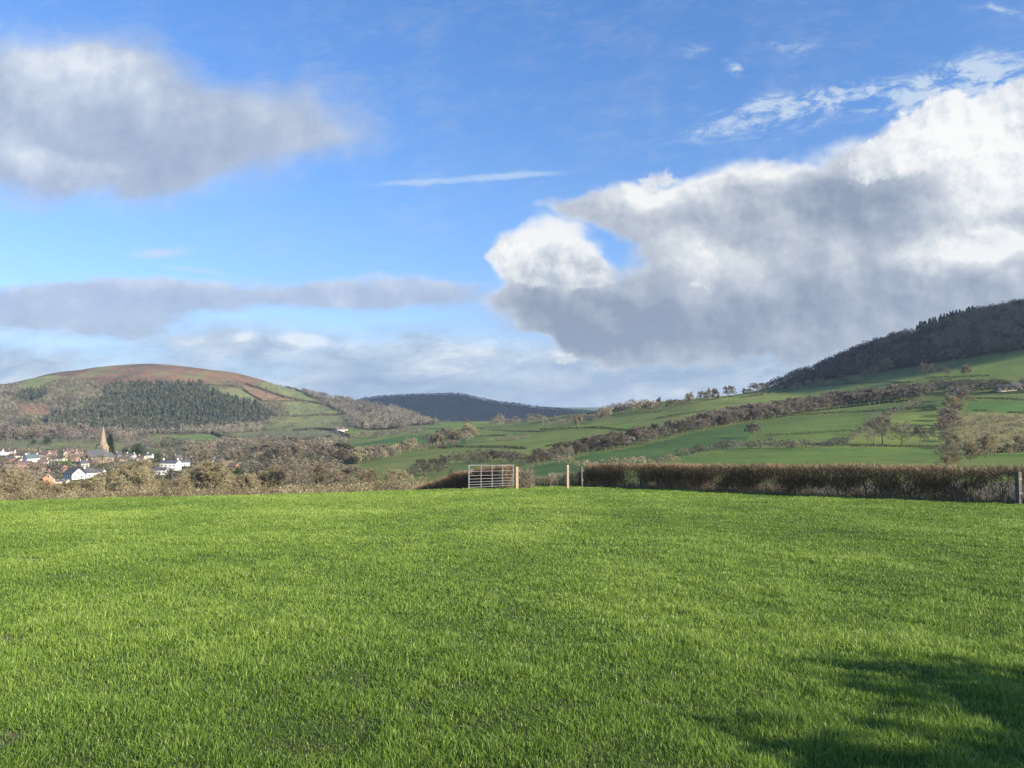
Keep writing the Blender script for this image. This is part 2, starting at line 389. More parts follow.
n1 = noise(nt, 0.35, 5); n2 = noise(nt, 5.0, 4)
c = ramp(nt, n1, [(0.3, (0.040, 0.060, 0.016)), (0.7, (0.075, 0.098, 0.026))])
c = mixc(nt, c, (0.115, 0.075, 0.042), ramp(nt, n2, [(0.42, (0, 0, 0)), (0.60, (1, 1, 1))]))
L(nt, c, b.inputs['Base Color']); b.inputs['Roughness'].default_value = 1.0
fld = mesh_arrays('ground', np.stack([GX, GY, GZ], -1).reshape(-1, 3), Q, M['pasture'], smooth=True)
tag(fld, kind='structure')

# grass: one mesh of blades, thinner and closer together near the camera
def make_grass(dens=15500.0):
    pts = []
    for a, bb in zip(np.geomspace(2.6, 58, 40)[:-1], np.geomspace(2.6, 58, 40)[1:]):
        d = (a + bb) / 2; hw = d * 0.74 + 0.6
        n = int(dens * (4 / max(d, 4)) ** 1.3 * (bb - a) * 2 * hw)
        y = RNG.uniform(a, bb, n); x = RNG.uniform(-hw, hw, n); pts.append(np.stack([x, y], 1))
    P = np.concatenate(pts); x, y = P[:, 0], P[:, 1]
    # stop at the brow and behind the hedges
    keep = y < crest(x, y) + 5
    hx = np.interp(y, [28.5, 35, 38.9, 43.9, 47.3], [19.3, 13.3, 10.85, 8.2, 4.6]); keep &= ~((x > hx + 1.5) & (y > 27))
    # worn bare spots
    bare = np.zeros(len(x), bool)
    for (bx, by, br) in [(-7.6, 12.4, .30), (-6.2, 10.6, .24), (-4.65, 6.8, .26), (-2.98, 4.4, .16)]:
        bare |= ((x - bx) ** 2 / 2.2 + (y - by) ** 2) < br * br * (0.6 + 0.8 * vnoise(x * 9, y * 9, 4))
    keep &= ~(bare & (RNG.random(len(x)) < 0.72))
    x = x[keep]; y = y[keep]; n = len(x)
    d = np.maximum(y, 4)
    cl = fbm(x / 0.33, y / 0.33, 31, 3); big = fbm(x / 1.9 + 5, y / 2.6 + 5, 37, 3); tuft = fbm(x / 0.10, y / 0.10, 43, 2)
    H = (0.024 + 0.044 * np.clip((cl - 0.30) * 2.2, 0, 1.2) * (0.35 + 1.2 * tuft) + 0.016 * RNG.random(n)) * (0.8 + 0.4 * big) * RNG.uniform(0.65, 1.25, n)
    H = np.where(RNG.random(n) < 0.03, H * 1.5, H)
    Wd = 0.0018 * (d / 4) ** 0.66 * RNG.uniform(0.7, 1.4, n)
    H = H * (1 + 0.15 * np.clip((d - 20) / 20, 0, 1))
    ph = RNG.uniform(0, 2 * np.pi, n)
    # blades lean out of their tuft, with a slight common lean
    lean = H * RNG.uniform(0.1, 1.15, n)
    g = 0.012
    lx = np.cos(ph) * lean; ly = np.sin(ph) * lean
    fa = RNG.uniform(0, 2 * np.pi, n)
    wx = np.cos(fa) * Wd; wy = np.sin(fa) * Wd
    z0 = field_z(x, y) - 0.004
    hz = H * np.sqrt(np.clip(1 - (lean / H * 0.8) ** 2, 0.12, 1))
    Vt = np.empty((n, 5, 3), np.float32)
    Vt[:, 0] = np.stack([x - wx, y - wy, z0], 1); Vt[:, 1] = np.stack([x + wx, y + wy, z0], 1)
    mx, my, mz = x + lx * 0.38, y + ly * 0.38, z0 + hz * 0.62
    Vt[:, 2] = np.stack([mx - wx * .85, my - wy * .85, mz], 1); Vt[:, 3] = np.stack([mx + wx * .85, my + wy * .85, mz], 1)
    Vt[:, 4] = np.stack([x + lx, y + ly, z0 + hz], 1)
    b0 = (np.arange(n) * 5)[:, None]
    T = np.concatenate([b0 + np.array([[0, 1, 3]]), b0 + np.array([[0, 3, 2]]), b0 + np.array([[2, 3, 4]])], 1).reshape(-1, 3)
    mid = fbm(x / 7 + 3, y / 11 + 3, 51, 3)
    ti = 0.47 + 0.50 * (mid - 0.5) + 0.55 * (big - 0.5) + 0.35 * (cl - 0.5) + RNG.normal(0, 0.19, n)
    ti = np.clip(ti, 0.02, 0.92); ti = np.where(RNG.random(n) < 0.018, RNG.uniform(0.92, 1.0, n), ti)
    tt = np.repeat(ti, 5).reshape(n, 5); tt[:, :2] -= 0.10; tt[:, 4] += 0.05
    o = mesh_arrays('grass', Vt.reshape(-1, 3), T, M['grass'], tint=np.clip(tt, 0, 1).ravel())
    tag(o, kind='stuff'); return n
NG = make_grass()
print('blades', NG)

# ------------------------------------------------------------------ plants
def sliver(p0, p1, w, rnd):
    d = (p1 - p0); u = Vector((rnd.uniform(-1, 1), rnd.uniform(-1, 1), rnd.uniform(-1, 1))).cross(d)
    if u.length < 1e-6: u = Vector((1, 0, 0))
    u = u.normalized() * w
    return [p0 - u, p0 + u, p1]
def gen_tree(seed, H=12, spread=5, trunk=0.25, limbs=8, rt=0.28, up=0.5, fine=5, tw=0.035, tl=0.9, low=False, sub=(5, 5, 5)):
    """bare winter tree: returns (trunk mesh builder, crown vertex list, crown triangles, tint)"""
    rnd = random.Random(seed); tb = MB(); CV = []; CT = []; TI = []
    def tri(a, ti):
        b = len(CV); CV.extend(a); CT.append((b, b + 1, b + 2)); TI.extend([ti] * 3)
    def prism(p0, p1, r0, r1, ti):
        d = (p1 - p0).normalized(); u = d.orthogonal().normalized(); w = d.cross(u); b = len(CV)
        for p, r in ((p0, r0), (p1, r1)):
            for k in range(3):
                t = 2.094 * k; CV.append(p + (u * math.cos(t) + w * math.sin(t)) * r); TI.append(ti)
        for k in range(3):
            k2 = (k + 1) % 3; CT.append((b + k, b + k2, b + 3 + k2)); CT.append((b + k, b + 3 + k2, b + 3 + k))
    def bend(d, a):
        return (d + Vector((rnd.uniform(-a, a), rnd.uniform(-a, a), rnd.uniform(-a, a)))).normalized()
    def grow(p, d, ln, r, lev):
        seg = 3 if lev < 3 else 2; q = p; pts = [p]
        for s in range(seg):
            d = bend(d, 0.22); d = (d + Vector((0, 0, 0.10 if lev < 3 else 0.0))).normalized()
            n_ = q + d * ln / seg; r2 = r * (1 - 0.6 * (s + 1) / seg) if True else r
            ra = r * (1 - 0.6 * s / seg)
            if lev <= 1: tb.tube(q, n_, max(ra, .012), max(r2, .01), 5, False)
            elif lev <= 2: prism(q, n_, max(ra, .012), max(r2, .008), 0.25)
            else: tri(sliver(q, n_, max(ra, tw * .6), rnd), 0.35)
            q = n_; pts.append(q)
        if lev >= 4: return
        nch = sub[lev - 1] if lev - 1 < len(sub) else fine
        if lev == 4: nch = fine
        for k in range(nch):
            t = 0.25 + 0.75 * (k + rnd.random()) / nch
            i = min(int(t * seg), seg - 1); fr = t * seg - i
            pp_ = pts[i].lerp(pts[i + 1], fr)
            nd = bend(d, 0.95)
            grow(pp_, nd, ln * rnd.uniform(0.45, 0.66), r * 0.45, lev + 1) if lev < 3 else twigs(pp_, nd, ln)
    def twigs(p, d, ln):
        ti = rnd.uniform(0.25, 1.0)
        for k in range(fine):
            dd_ = bend(d, 0.9); tri(sliver(p, p + dd_ * tl * rnd.uniform(0.5, 1.2), tw * rnd.uniform(.6, 1.3), rnd), min(1, max(0, ti + rnd.uniform(-.25, .25))))
    th = H * trunk; p = Vector((0, 0, -0.6)); d = Vector((0, 0, 1)); nseg = 5; top = H * 0.72; pts = [p]
    for s in range(nseg):
        d2 = bend(d, 0.08); n_ = p + d2 * (top + .6) / nseg
        tb.tube(p, n_, rt * (1 - .8 * s / nseg), rt * (1 - .8 * (s + 1) / nseg), 7, False); p = n_; pts.append(p)
    for k in range(limbs):
        t = (k + rnd.random() * .8) / limbs; z = th + (top - th) * t
        f = (z + .6) / (top + .6) * nseg; i = min(int(f), nseg - 1); q = pts[i].lerp(pts[i + 1], f - i)
        a = k * 2.399 + rnd.uniform(-.4, .4); el = up * (0.45 + 0.9 * t)
        dd_ = Vector((math.cos(a), math.sin(a), el)).normalized()
        ln = spread * (1.05 - 0.42 * t) * rnd.uniform(.8, 1.1)
        grow(q, dd_, ln, rt * .45 * (1 - .5 * t), 1)
    return tb, np.array([tuple(v) for v in CV]), np.array(CT), np.array(TI)

PROTO = {}
def proto(kind, seed, twig, **kw):
    tb, cv, ct, ti = gen_tree(seed, **kw)
    root = bpy.data.objects.new(kind, None); root.empty_display_size = .2
    tr = tb.build('trunk', M['bark']); tr.parent = root
    cr = mesh_arrays('crown', cv, ct, M[twig], parent=root, tint=ti)
    tops = cv[:, 2].max()
    root['h_'] = float(tops)
    for o in (tr, cr): COL.objects.unlink(o)
    return root, [tr, cr], tops, None, twig
def leafy(kind, seed, mat, H=8, rx=3, n=1500, leaf=0.35, stem=True, zlo=0.1, ragged=0.25):
    rnd = random.Random(seed); cv = []; ct = []; ti = []
    lob = [(rnd.uniform(-.55, .55) * rx, rnd.uniform(-.55, .55) * rx, H * rnd.uniform(zlo + .15, .78), rx * rnd.uniform(.4, .75)) for _ in range(14)]
    for k in range(n):
        lx, ly, lz, lr = rnd.choice(lob)
        v = Vector((rnd.gauss(0, 1), rnd.gauss(0, 1), rnd.gauss(0, 1))).normalized() * lr * rnd.uniform(.6, 1.0 + ragged)
        p = Vector((lx, ly, lz)) + v; p.z = max(p.z, H * zlo * .5); t = rnd.random()
        for _ in range(1):
            b_ = len(cv)
            for q in range(3): cv.append(tuple(p + Vector((rnd.uniform(-1, 1), rnd.uniform(-1, 1), rnd.uniform(-1, 1))) * leaf)); ti.append(t)
            ct.append((b_, b_ + 1, b_ + 2))
    root = bpy.data.objects.new(kind, None); root.empty_display_size = .2
    tb = MB(); tb.tube((0, 0, -.5), (0, 0, H * .6), .2, .08, 7, False)
    for k in range(5):
        a = k * 1.26; tb.tube((0, 0, H * .2), (math.cos(a) * rx * .5, math.sin(a) * rx * .5, H * .55), .08, .03, 5, False)
    tr = tb.build('trunk', M['bark']); tr.parent = root
    cv = np.array(cv); cr = mesh_arrays('crown', cv, np.array(ct), mat, parent=root, tint=np.array(ti))
    for o in (tr, cr): COL.objects.unlink(o)
    return root, [tr, cr], float(cv[:, 2].max()), None
def conifer_tree(kind, seed, H=14, rx=2.6):
    rnd = random.Random(seed); cv = []; ct = []; ti = []
    for k in range(2600):
        t = rnd.random() ** .8; z = H * (0.08 + .92 * t); rr = rx * (1 - t) ** .8 * (0.75 + .25 * math.sin(z * 5)) * rnd.uniform(.35, 1.0) + .05
        a = rnd.uniform(0, 6.283); p = Vector((math.cos(a) * rr, math.sin(a) * rr, z - rr * .35)); q = p + Vector((math.cos(a) * .7, math.sin(a) * .7, -.3))
        s = sliver(p, q, .16, rnd); b_ = len(cv); cv += [tuple(v) for v in s]; ct.append((b_, b_ + 1, b_ + 2)); ti += [rnd.random()] * 3
    root = bpy.data.objects.new(kind, None); tb = MB(); tb.tube((0, 0, -.5), (0, 0, H * .95), .22, .03, 7, False)
    tr = tb.build('trunk', M['bark']); tr.parent = root
    cv = np.array(cv); cr = mesh_arrays('crown', cv, np.array(ct), M['evergreen'], parent=root, tint=np.array(ti))
    for o in (tr, cr): COL.objects.unlink(o)
    return root, [tr, cr], float(cv[:, 2].max()), None

# sources (not linked; only their copies stand in the scene)
OAK = [proto('bare_tree', 1, 'twig_grey', H=12, spread=5.2, trunk=.22, limbs=9, sub=(5, 5, 5)),
       proto('bare_tree', 2, 'twig_grey', H=13, spread=4.6, trunk=.28, limbs=9, sub=(5, 5, 5)),
       proto('bare_tree', 3, 'twig_grey', H=11, spread=5.8, trunk=.2, limbs=10, sub=(5, 5, 5))]
TAN = [proto('bare_tree', 11, 'twig_tan', H=9, spread=4.3, trunk=.08, limbs=13, up=.9, sub=(5, 5, 5), tw=.04),
       proto('bare_tree', 12, 'twig_tan', H=10, spread=3.8, trunk=.10, limbs=13, up=1.1, sub=(5, 5, 5), tw=.04),
       proto('bare_tree', 13, 'twig_tan', H=8, spread=4.6, trunk=.06, limbs=13, up=.7, sub=(5, 5, 5), tw=.04)]
RED = [proto('bare_tree', 21, 'twig_red', H=10, spread=4.4, trunk=.14, limbs=10, up=.7, sub=(5, 5, 5), tw=.042),
       proto('bare_tree', 22, 'twig_red', H=9, spread=4.0, trunk=.08, limbs=11, up=.9, sub=(5, 5, 5), tw=.042)]
DRK = [proto('bare_tree', 31, 'twig_dark', H=11, spread=4.2, trunk=.18, limbs=10, up=.8, sub=(5, 5, 5), tw=.045),
       proto('bare_tree', 32, 'twig_dark', H=10, spread=4.4, trunk=.10, limbs=10, up=.9, sub=(5, 5, 5), tw=.045)]
OAKF = [proto('bare_tree', 4, 'twig_grey', H=12, spread=5.2, trunk=.2, limbs=9, sub=(5, 5, 4), tw=.085, tl=1.1), proto('bare_tree', 5, 'twig_grey', H=13, spread=4.8, trunk=.24, limbs=9, sub=(5, 5, 4), tw=.085, tl=1.1)]
TANF = [proto('bare_tree', 14, 'twig_tan', H=10, spread=4.4, trunk=.10, limbs=11, up=.9, sub=(5, 5, 4), tw=.085, tl=1.0)]
REDF = [proto('bare_tree', 24, 'twig_red', H=10, spread=4.4, trunk=.12, limbs=10, up=.8, sub=(5, 5, 4), tw=.085, tl=1.0)]
DRKF = [proto('bare_tree', 34, 'twig_dark', H=11, spread=4.4, trunk=.12, limbs=10, up=.8, sub=(5, 5, 4), tw=.085, tl=1.1)]
EVG = [leafy('evergreen_tree', 41, M['evergreen'], 9, 3.6, 2600, .33)]
SHR = [leafy('shrub', 43, M['bright_shrub'], 3.2, 2.6, 900, .25, zlo=0)]
DSH = [leafy('shrub', 44, M['evergreen'], 3.4, 2.6, 1100, .25, zlo=0)]
CON = [conifer_tree('conifer', 45)]

NT = 0; DEFER = []
def plant(srcs, px, py, hpx, label, cat='tree', group=None, name=None, wide=1.0, sink=0.0, P=None, seed=None, direct=False):
    """a copy of a source tree standing on the ground seen at (px, py), hpx tall in the photo's scale"""
    global NT
    rnd = random.Random((seed if seed is not None else NT) * 7919 + 5); NT += 1
    src = srcs[rnd.randrange(len(srcs))]
    p = hit(px, py) if P is None else P
    h = hpx / F * p.y
    if p.y > 480:
        for A_, B_ in ((OAK, OAKF), (TAN, TANF), (RED, REDF), (DRK, DRKF)):
            if any(src is q for q in A_): src = B_[rnd.randrange(len(B_))]; break
    if group is not None and cat == 'tree' and name is None and direct is False:
        DEFER.append((hpx, src, p, h, wide, label, group, rnd.random())); return None
    root, kids, top = src[:3]
    r = root.copy(); COL.objects.link(r)
    if name: r.name = name
    s = h / top
    r.location = (p.x, p.y, p.z - sink); r.scale = (s * wide, s * wide, s); r.rotation_euler = (0, 0, rnd.uniform(0, 6.28))
    if 'h_' in r: del r['h_']
    for k in kids:
        c_ = k.copy(); COL.objects.link(c_); c_.parent = r
    tag(r, label, cat, group)
    return r

def line(pts, step):
    """points every `step` screen pixels along a polyline"""
    out = []; acc = 0
    for (x0, y0), (x1, y1) in zip(pts[:-1], pts[1:]):
        ln = math.hypot(x1 - x0, y1 - y0); t = acc
        while t < ln: out.append((x0 + (x1 - x0) * t / ln, y0 + (y1 - y0) * t / ln)); t += step
        acc = t - ln
    return out
def belt(pts, step, hpx, srcs, label, group, jx=1.5, jy=1.0, hj=0.25, cat='tree', wide=1.0, bands=1, band_dy=0):
    for b_ in range(bands):
        for (x, y) in line([(x, y - band_dy * b_) for x, y in pts], step):
            rnd = random
            x2 = x + rnd.uniform(-jx, jx); y2 = y + rnd.uniform(-jy, jy)
            h_ = hpx(x) if callable(hpx) else hpx
            plant(srcs, x2, y2, h_ * rnd.uniform(1 - hj, 1 + hj), label, cat, group, wide=wide)

# --- a far hedgerow: one mesh of short stems and leaf clumps on a raised bank
def hedgerow(pts, label, h=2.2, w=2.0, group='hedgerows between the fields', mat='hedgerow', dens=1.0, kind_name='hedgerow', size=.45):
    P = [hit(x, y) for x, y in line(pts, 2.0)] + [hit(*pts[-1])]
    cv = []; ct = []; ti = []
    o0 = P[len(P) // 2].copy()
    rnd = random.Random(int(pts[0][0] * 31 + pts[0][1]))
    for a, b_ in zip(P[:-1], P[1:]):
        d = b_ - a; ln = d.length
        if ln > 400: continue
        n = int(ln * h * 7 * dens * min(1, 900 / a.y)) + 6
        side = Vector((-d.y, d.x, 0)); side = side.normalized() if side.length > 0 else Vector((1, 0, 0))
        for k in range(n):
            q = a + d * rnd.random(); q.z = zat(q.x, q.y) if k % 8 == 0 else q.z
            q = q + side * rnd.uniform(-w / 2, w / 2) + Vector((0, 0, rnd.uniform(-.3, h)))
            t = rnd.random(); i0 = len(cv); s = size * rnd.uniform(.6, 1.5)
            for _ in range(3): cv.append(tuple(q - o0 + Vector((rnd.uniform(-s, s), rnd.uniform(-s, s), rnd.uniform(-s, s))))); ti.append(t)
            ct.append((i0, i0 + 1, i0 + 2))
    o = mesh_arrays(kind_name, np.array(cv), np.array(ct), M[mat], tint=np.array(ti)); o.location = o0
    tag(o, label, 'hedge', group); return o

# --- woods that read as one mass
def tmpl_decid(seed, n=92):
    r_ = np.random.default_rng(seed); v = r_.normal(size=(n, 3)); v /= np.linalg.norm(v, axis=1)[:, None]
    c_ = v * np.array([.42, .42, .42]) * r_.uniform(.5, 1, (n, 1)) + np.array([0, 0, .55])
    t = c_[:, None, :] + r_.uniform(-.092, .092, (n, 3, 3))
    return t.reshape(-1, 3), np.arange(n * 3).reshape(-1, 3), np.repeat(r_.random(n), 3)
def tmpl_conif(seed, n=70):
    r_ = np.random.default_rng(seed); z = r_.random(n) ** 0.9; a = r_.uniform(0, 6.283, n); rr = .21 * (1 - z) + .01
    p = np.stack([np.cos(a) * rr * .35, np.sin(a) * rr * .35, z * .96 + .06], 1); q = np.stack([np.cos(a) * rr * 1.15, np.sin(a) * rr * 1.15, z * .96 - .05], 1)
    u = np.stack([-np.sin(a), np.cos(a), np.zeros(n)], 1) * (.07 + .05 * (1 - z))[:, None]
    t = np.stack([p, q - u, q + u], 1); t[-1] = [[0, 0, 1.04], [.03, 0, .8], [-.03, 0, .8]]
    return t.reshape(-1, 3), np.arange(n * 3).reshape(-1, 3), np.repeat(r_.random(n), 3)
def wood(name, polys, n, kind, hm, mat, seed, label=None, wx=1.0, tshift=None, jit=.3, thin=None, own=None):
    r_ = np.random.default_rng(seed); P = []; S = []; TS = []
    poly = polys; xs = [p[0] for p in poly]; ys = [p[1] for p in poly]
    while len(P) < n:
        x = r_.uniform(min(xs), max(xs)); y = r_.uniform(min(ys), max(ys))
        if not inpoly(np.array([x]), np.array([y]), poly)[0]: continue
        if thin is not None and r_.random() > thin(x, y): continue
        p = hit(x, y)
        if own is not None and not (own[0] < p.y < own[1]): n -= 1; continue
        P.append(tuple(p)); S.append(hm * r_.uniform(1 - jit, 1 + jit)); TS.append(r_.normal(0, .22) + (tshift(x, y) if tshift else 0))
    P = np.array(P); S = np.array(S); TS = np.array(TS)
    tm = [(tmpl_decid if kind == 'd' else tmpl_conif)(seed * 10 + k) for k in range(6)]
    VV = []; TT = []; AT = []; off = 0
    for k in range(6):
        m_ = np.arange(len(P)) % 6 == k
        if not m_.any(): continue
        v, t, a = tm[k]; th = r_.uniform(0, 6.28, m_.sum())
        c_, s_ = np.cos(th)[:, None], np.sin(th)[:, None]
        X = (v[None, :, 0] * c_ - v[None, :, 1] * s_) * S[m_][:, None] * wx + P[m_][:, 0:1]
        Y = (v[None, :, 0] * s_ + v[None, :, 1] * c_) * S[m_][:, None] * wx + P[m_][:, 1:2]
        Z = v[None, :, 2] * S[m_][:, None] + P[m_][:, 2:3] - .4
        VV.append(np.stack([X, Y, Z], -1).reshape(-1, 3))
        nn = m_.sum(); TT.append((t[None] + (np.arange(nn) * len(v))[:, None, None]).reshape(-1, 3) + off); off += nn * len(v)
        AT.append(np.clip(a[None, :] * .55 + .22 + TS[m_][:, None], 0, 1).ravel())
    V_ = np.concatenate(VV); o0 = V_.mean(0)
    o = mesh_arrays(name, V_ - o0, np.concatenate(TT), M[mat], tint=np.concatenate(AT)); o.location = tuple(o0)
    tag(o, label, None, None, 'stuff'); return o

# ------------------------------------------------------------------ woods
wood('conifer_wood', CONP, 3000, 'c', 19, 'conifer', 61, 'dark blue-green conifer plantation on the flank of the red-topped hill', 1.0,
     thin=lambda x, y: 0.35 + 0.65 * max(0, min(1, (x - 85) / 60)) * (1 if y < 422 else .45))
wood('mixed_wood', CONP, 1500, 'd', 13, 'wood_grey', 62, 'bare grey trees mixed into the conifer plantation',
     thin=lambda x, y: (1 if x < 130 else .25) + (.8 if y > 420 else 0))
wood('conifer_wood', [(17,397),(25,392),(35,389),(46,391),(46,400),(20,402)], 120, 'c', 17, 'conifer', 63, 'small dark conifer clump high on the far left hillside')
wood('conifer_wood', [(16,426),(24,422),(34,424),(36,430),(18,430)], 70, 'c', 14, 'conifer', 64, 'small dark conifer clump low on the far left hillside')
HS = [(-60,390),(0,387),(18,384),(18,392),(44,390),(60,378),(80,380),(96,384),(104,391),(100,404),(62,411),(45,421),(60,429),(90,433),(200,432),(140,436),(100,440),(0,438),(-60,438)]
wood('mixed_wood', HS, 2600, 'd', 11, 'wood_grey', 65, 'bare grey and mauve woodland covering the left end of the hill',
     thin=lambda x, y: (.25 if (18 < x < 50 and 402 < y < 416) else 1) * (1 if fbm(np.array(x / 14.), np.array(y / 6.), 77, 2) > .42 else .25), tshift=lambda x, y: .5 * (float(fbm(np.array(x / 22.), np.array(y / 8.), 78, 2)) - .45))
wood('mixed_wood', [(120,383.5),(205,383),(240,384),(200,386),(120,386)], 60, 'd', 8, 'wood_grey', 66, 'scattered bare scrub along the upper edge of the conifers')
wood('scrub', [(60,378),(110,371),(130,366),(150,380),(120,384),(100,389)], 120, 'd', 6, 'wood_grey', 67, 'low thorn scrub on the red heath')
wood('mixed_wood', [(225,387),(243,388),(238,384),(228,382)], 40, 'd', 10, 'wood_grey', 68, 'dark bare clump at the top corner of the pale hill field')
wood('mixed_wood', [(262,397),(285,399),(292,412),(280,420),(272,414)], 90, 'd', 11, 'wood_grey', 69, 'bare trees beside the right end of the conifer plantation')
wood('mixed_wood', EDGEW, 1500, 'd', 14, 'wood_grey', 70, 'bare mauve woodland running down the right shoulder of the left hill',
     thin=lambda x, y: 1 if fbm(np.array(x / 12.), np.array(y / 5.), 79, 2) > .36 else .3, tshift=lambda x, y: .5 * (float(fbm(np.array(x / 12.), np.array(y / 6.), 80, 2)) - .45))
wood('mixed_wood', [(205,425),(262,424),(262,431),(230,434),(150,434),(100,437),(100,432),(160,431)], 420, 'd', 12, 'wood_grey', 71, 'pale bare trees along the foot of the conifer plantation', tshift=lambda x, y: .15)
wood('mixed_wood', [(255,398),(345,406),(352,430),(345,448),(235,448),(262,425)], 420, 'd', 8, 'wood_grey', 75, 'scattered bare trees and thorns over the hedged fields of the left hill', thin=lambda x, y: 1 if fbm(np.array(x / 9.), np.array(y / 2.2), 83, 2) > .60 else .05)
wood('mixed_wood', [(285,384),(345,402),(330,409),(262,397),(250,386)], 170, 'd', 9, 'wood_grey', 76, 'bare thorns along the banks at the top of the left hill', thin=lambda x, y: 1 if fbm(np.array(x / 9.), np.array(y / 2.2), 84, 2) > .56 else .04)
wood('rough_scrub', [(957,414),(1060,414),(1060,452),(964,455)], 420, 'd', 2.6, 'twig_tan', 77, 'pale dead stems and seedlings all over the rough grassy bank at the right edge', wx=1.3, jit=.5)
def thicket():
    r_ = np.random.default_rng(12); P = []
    for k in range(520):
        x = r_.uniform(-60, 425); d = r_.uniform(150, 235); ci = int(round(float(np.interp(x, cols, np.arange(NC))))); z = float(np.interp(d, TD[:, ci], TZ[:, ci])); P.append(((x - 512) / F * d, d, z))
    P = np.array(P); V_ = []; A = []; n = 0
    for k, p in enumerate(P):
        v, t, a = tmpl_decid(3000 + k % 12, 330); sz = r_.uniform(1.6, 4.0); c_ = v.reshape(-1, 3, 3); ce = c_.mean(1, keepdims=True); c_ = ce + (c_ - ce) * np.array([.35, .35, .8])
        V_.append(c_.reshape(-1, 3) * sz * np.array([1.5, 1.5, 1]) + p - [0, 0, .8]); A.append(np.clip(a * .5 + r_.normal(-.05, .25), 0, 1))
    V_ = np.concatenate(V_); o0 = V_.mean(0)
    o = mesh_arrays('undergrowth', V_ - o0, np.arange(len(V_)).reshape(-1, 3), M['twig_tan'], tint=np.concatenate(A)); o.location = tuple(o0)
    tag(o, 'tangled pale undergrowth below the nearest trees, just behind the field brow', None, None, 'stuff')
thicket()
def centre_wood():
    r_ = np.random.default_rng(5); a = sum(SUB[:10]); b_ = sum(SUB[:11])
    P = []
    while len(P) < 4200:
        x = r_.uniform(360, 640); ci = int(round(float(np.interp(x, cols, np.arange(NC))))); t = r_.random() ** .6
        f = a + 2 + t * (b_ - a - 2); i = min(int(f), b_ - 1); fr = f - i
        D = TD[i, ci] * (1 - fr) + TD[i + 1, ci] * fr; z = TZ[i, ci] * (1 - fr) + TZ[i + 1, ci] * fr
        if s2py(z / D) > 427: continue
        if x > 560 and r_.random() < (x - 560) / 90: continue
        P.append(((x - 512) / F * D, D, z))
    P = np.array(P); v, t, at_ = tmpl_decid(99, 46); S = r_.uniform(11, 19, len(P)); S[r_.random(len(P)) < .02] *= 1.4
    V_ = v[None] * S[:, None, None] * np.array([1.3, 1.3, 1]) + P[:, None, :]
    T_ = t[None] + (np.arange(len(P)) * len(v))[:, None, None]
    A = np.clip(at_[None] * .4 + r_.normal(.05, .12, len(P))[:, None], 0, 1)
    o0 = P.mean(0)
    o = mesh_arrays('dark_wood', V_.reshape(-1, 3) - o0, T_.reshape(-1, 3), M['wood_far'], tint=A.ravel()); o.location = tuple(o0)
    tag(o, 'dark blue woodland covering the long hill in the middle distance', None, None, 'stuff')
centre_wood()
wood('dark_wood', WOODP[:7] + [(1090,338),(1090,285),(1024,306),(975,315),(921,334),(897,338),(858,352),(807,375),(768,392)], 2700, 'd', 13.5, 'wood_dark', 72,
     'dark bare woodland covering the steep right-hand hill', wx=1.05, tshift=lambda x, y: (.62 if (x > 880 and y < 352 and fbm(np.array(x / 16.), np.array(y / 6.), 81, 2) > .45) else .02) + (.1 if x > 980 else 0))  # paler tint at upper right paints sunlit patches into the crowns
def skywood():
    """trees on the crest of the right-hand hill"""
    for i, (x0, x1, n, kind, mat, lab, hm) in enumerate([(765, 905, 330, 'd', 'wood_dark', 'dark trees on the crest of the right-hand hill, below the conifers', 11), (918, 978, 120, 'c', 'conifer', 'row of dark conifers on the skyline of the right-hand hill', 13), (978, 1090, 190, 'd', 'wood_grey', 'bare pale trees on the skyline at the top right of the hill', 11)]):
        r_ = np.random.default_rng(30 + i); V_ = []; T_ = []; A = []; off = 0; Ps = []
        for k in range(n):
            x = r_.uniform(x0, x1); p = skyhit(x, 6, 9); p.y += r_.uniform(-25, 12); p.x = (x - 512) / F * p.y; p.z = zat(p.x, p.y); Ps.append(p)
        o0 = np.array(Ps).mean(0)
        for k, p in enumerate(Ps):
            v, t, a = (tmpl_decid if kind == 'd' else tmpl_conif)(700 + k % 7, 50); s = hm * r_.uniform(.6, 1.35)
            V_.append(v * s * np.array([1.1, 1.1, 1]) + np.array(p) - o0 - np.array([0, 0, .5])); T_.append(t + off); off += len(v); A.append(np.clip(a * .5 + .1 + r_.normal(0, .12), 0, 1))
        o = mesh_arrays('skyline_wood', np.concatenate(V_), np.concatenate(T_), M[mat], tint=np.concatenate(A)); o.location = tuple(o0)
        tag(o, lab, None, None, 'stuff')
skywood()

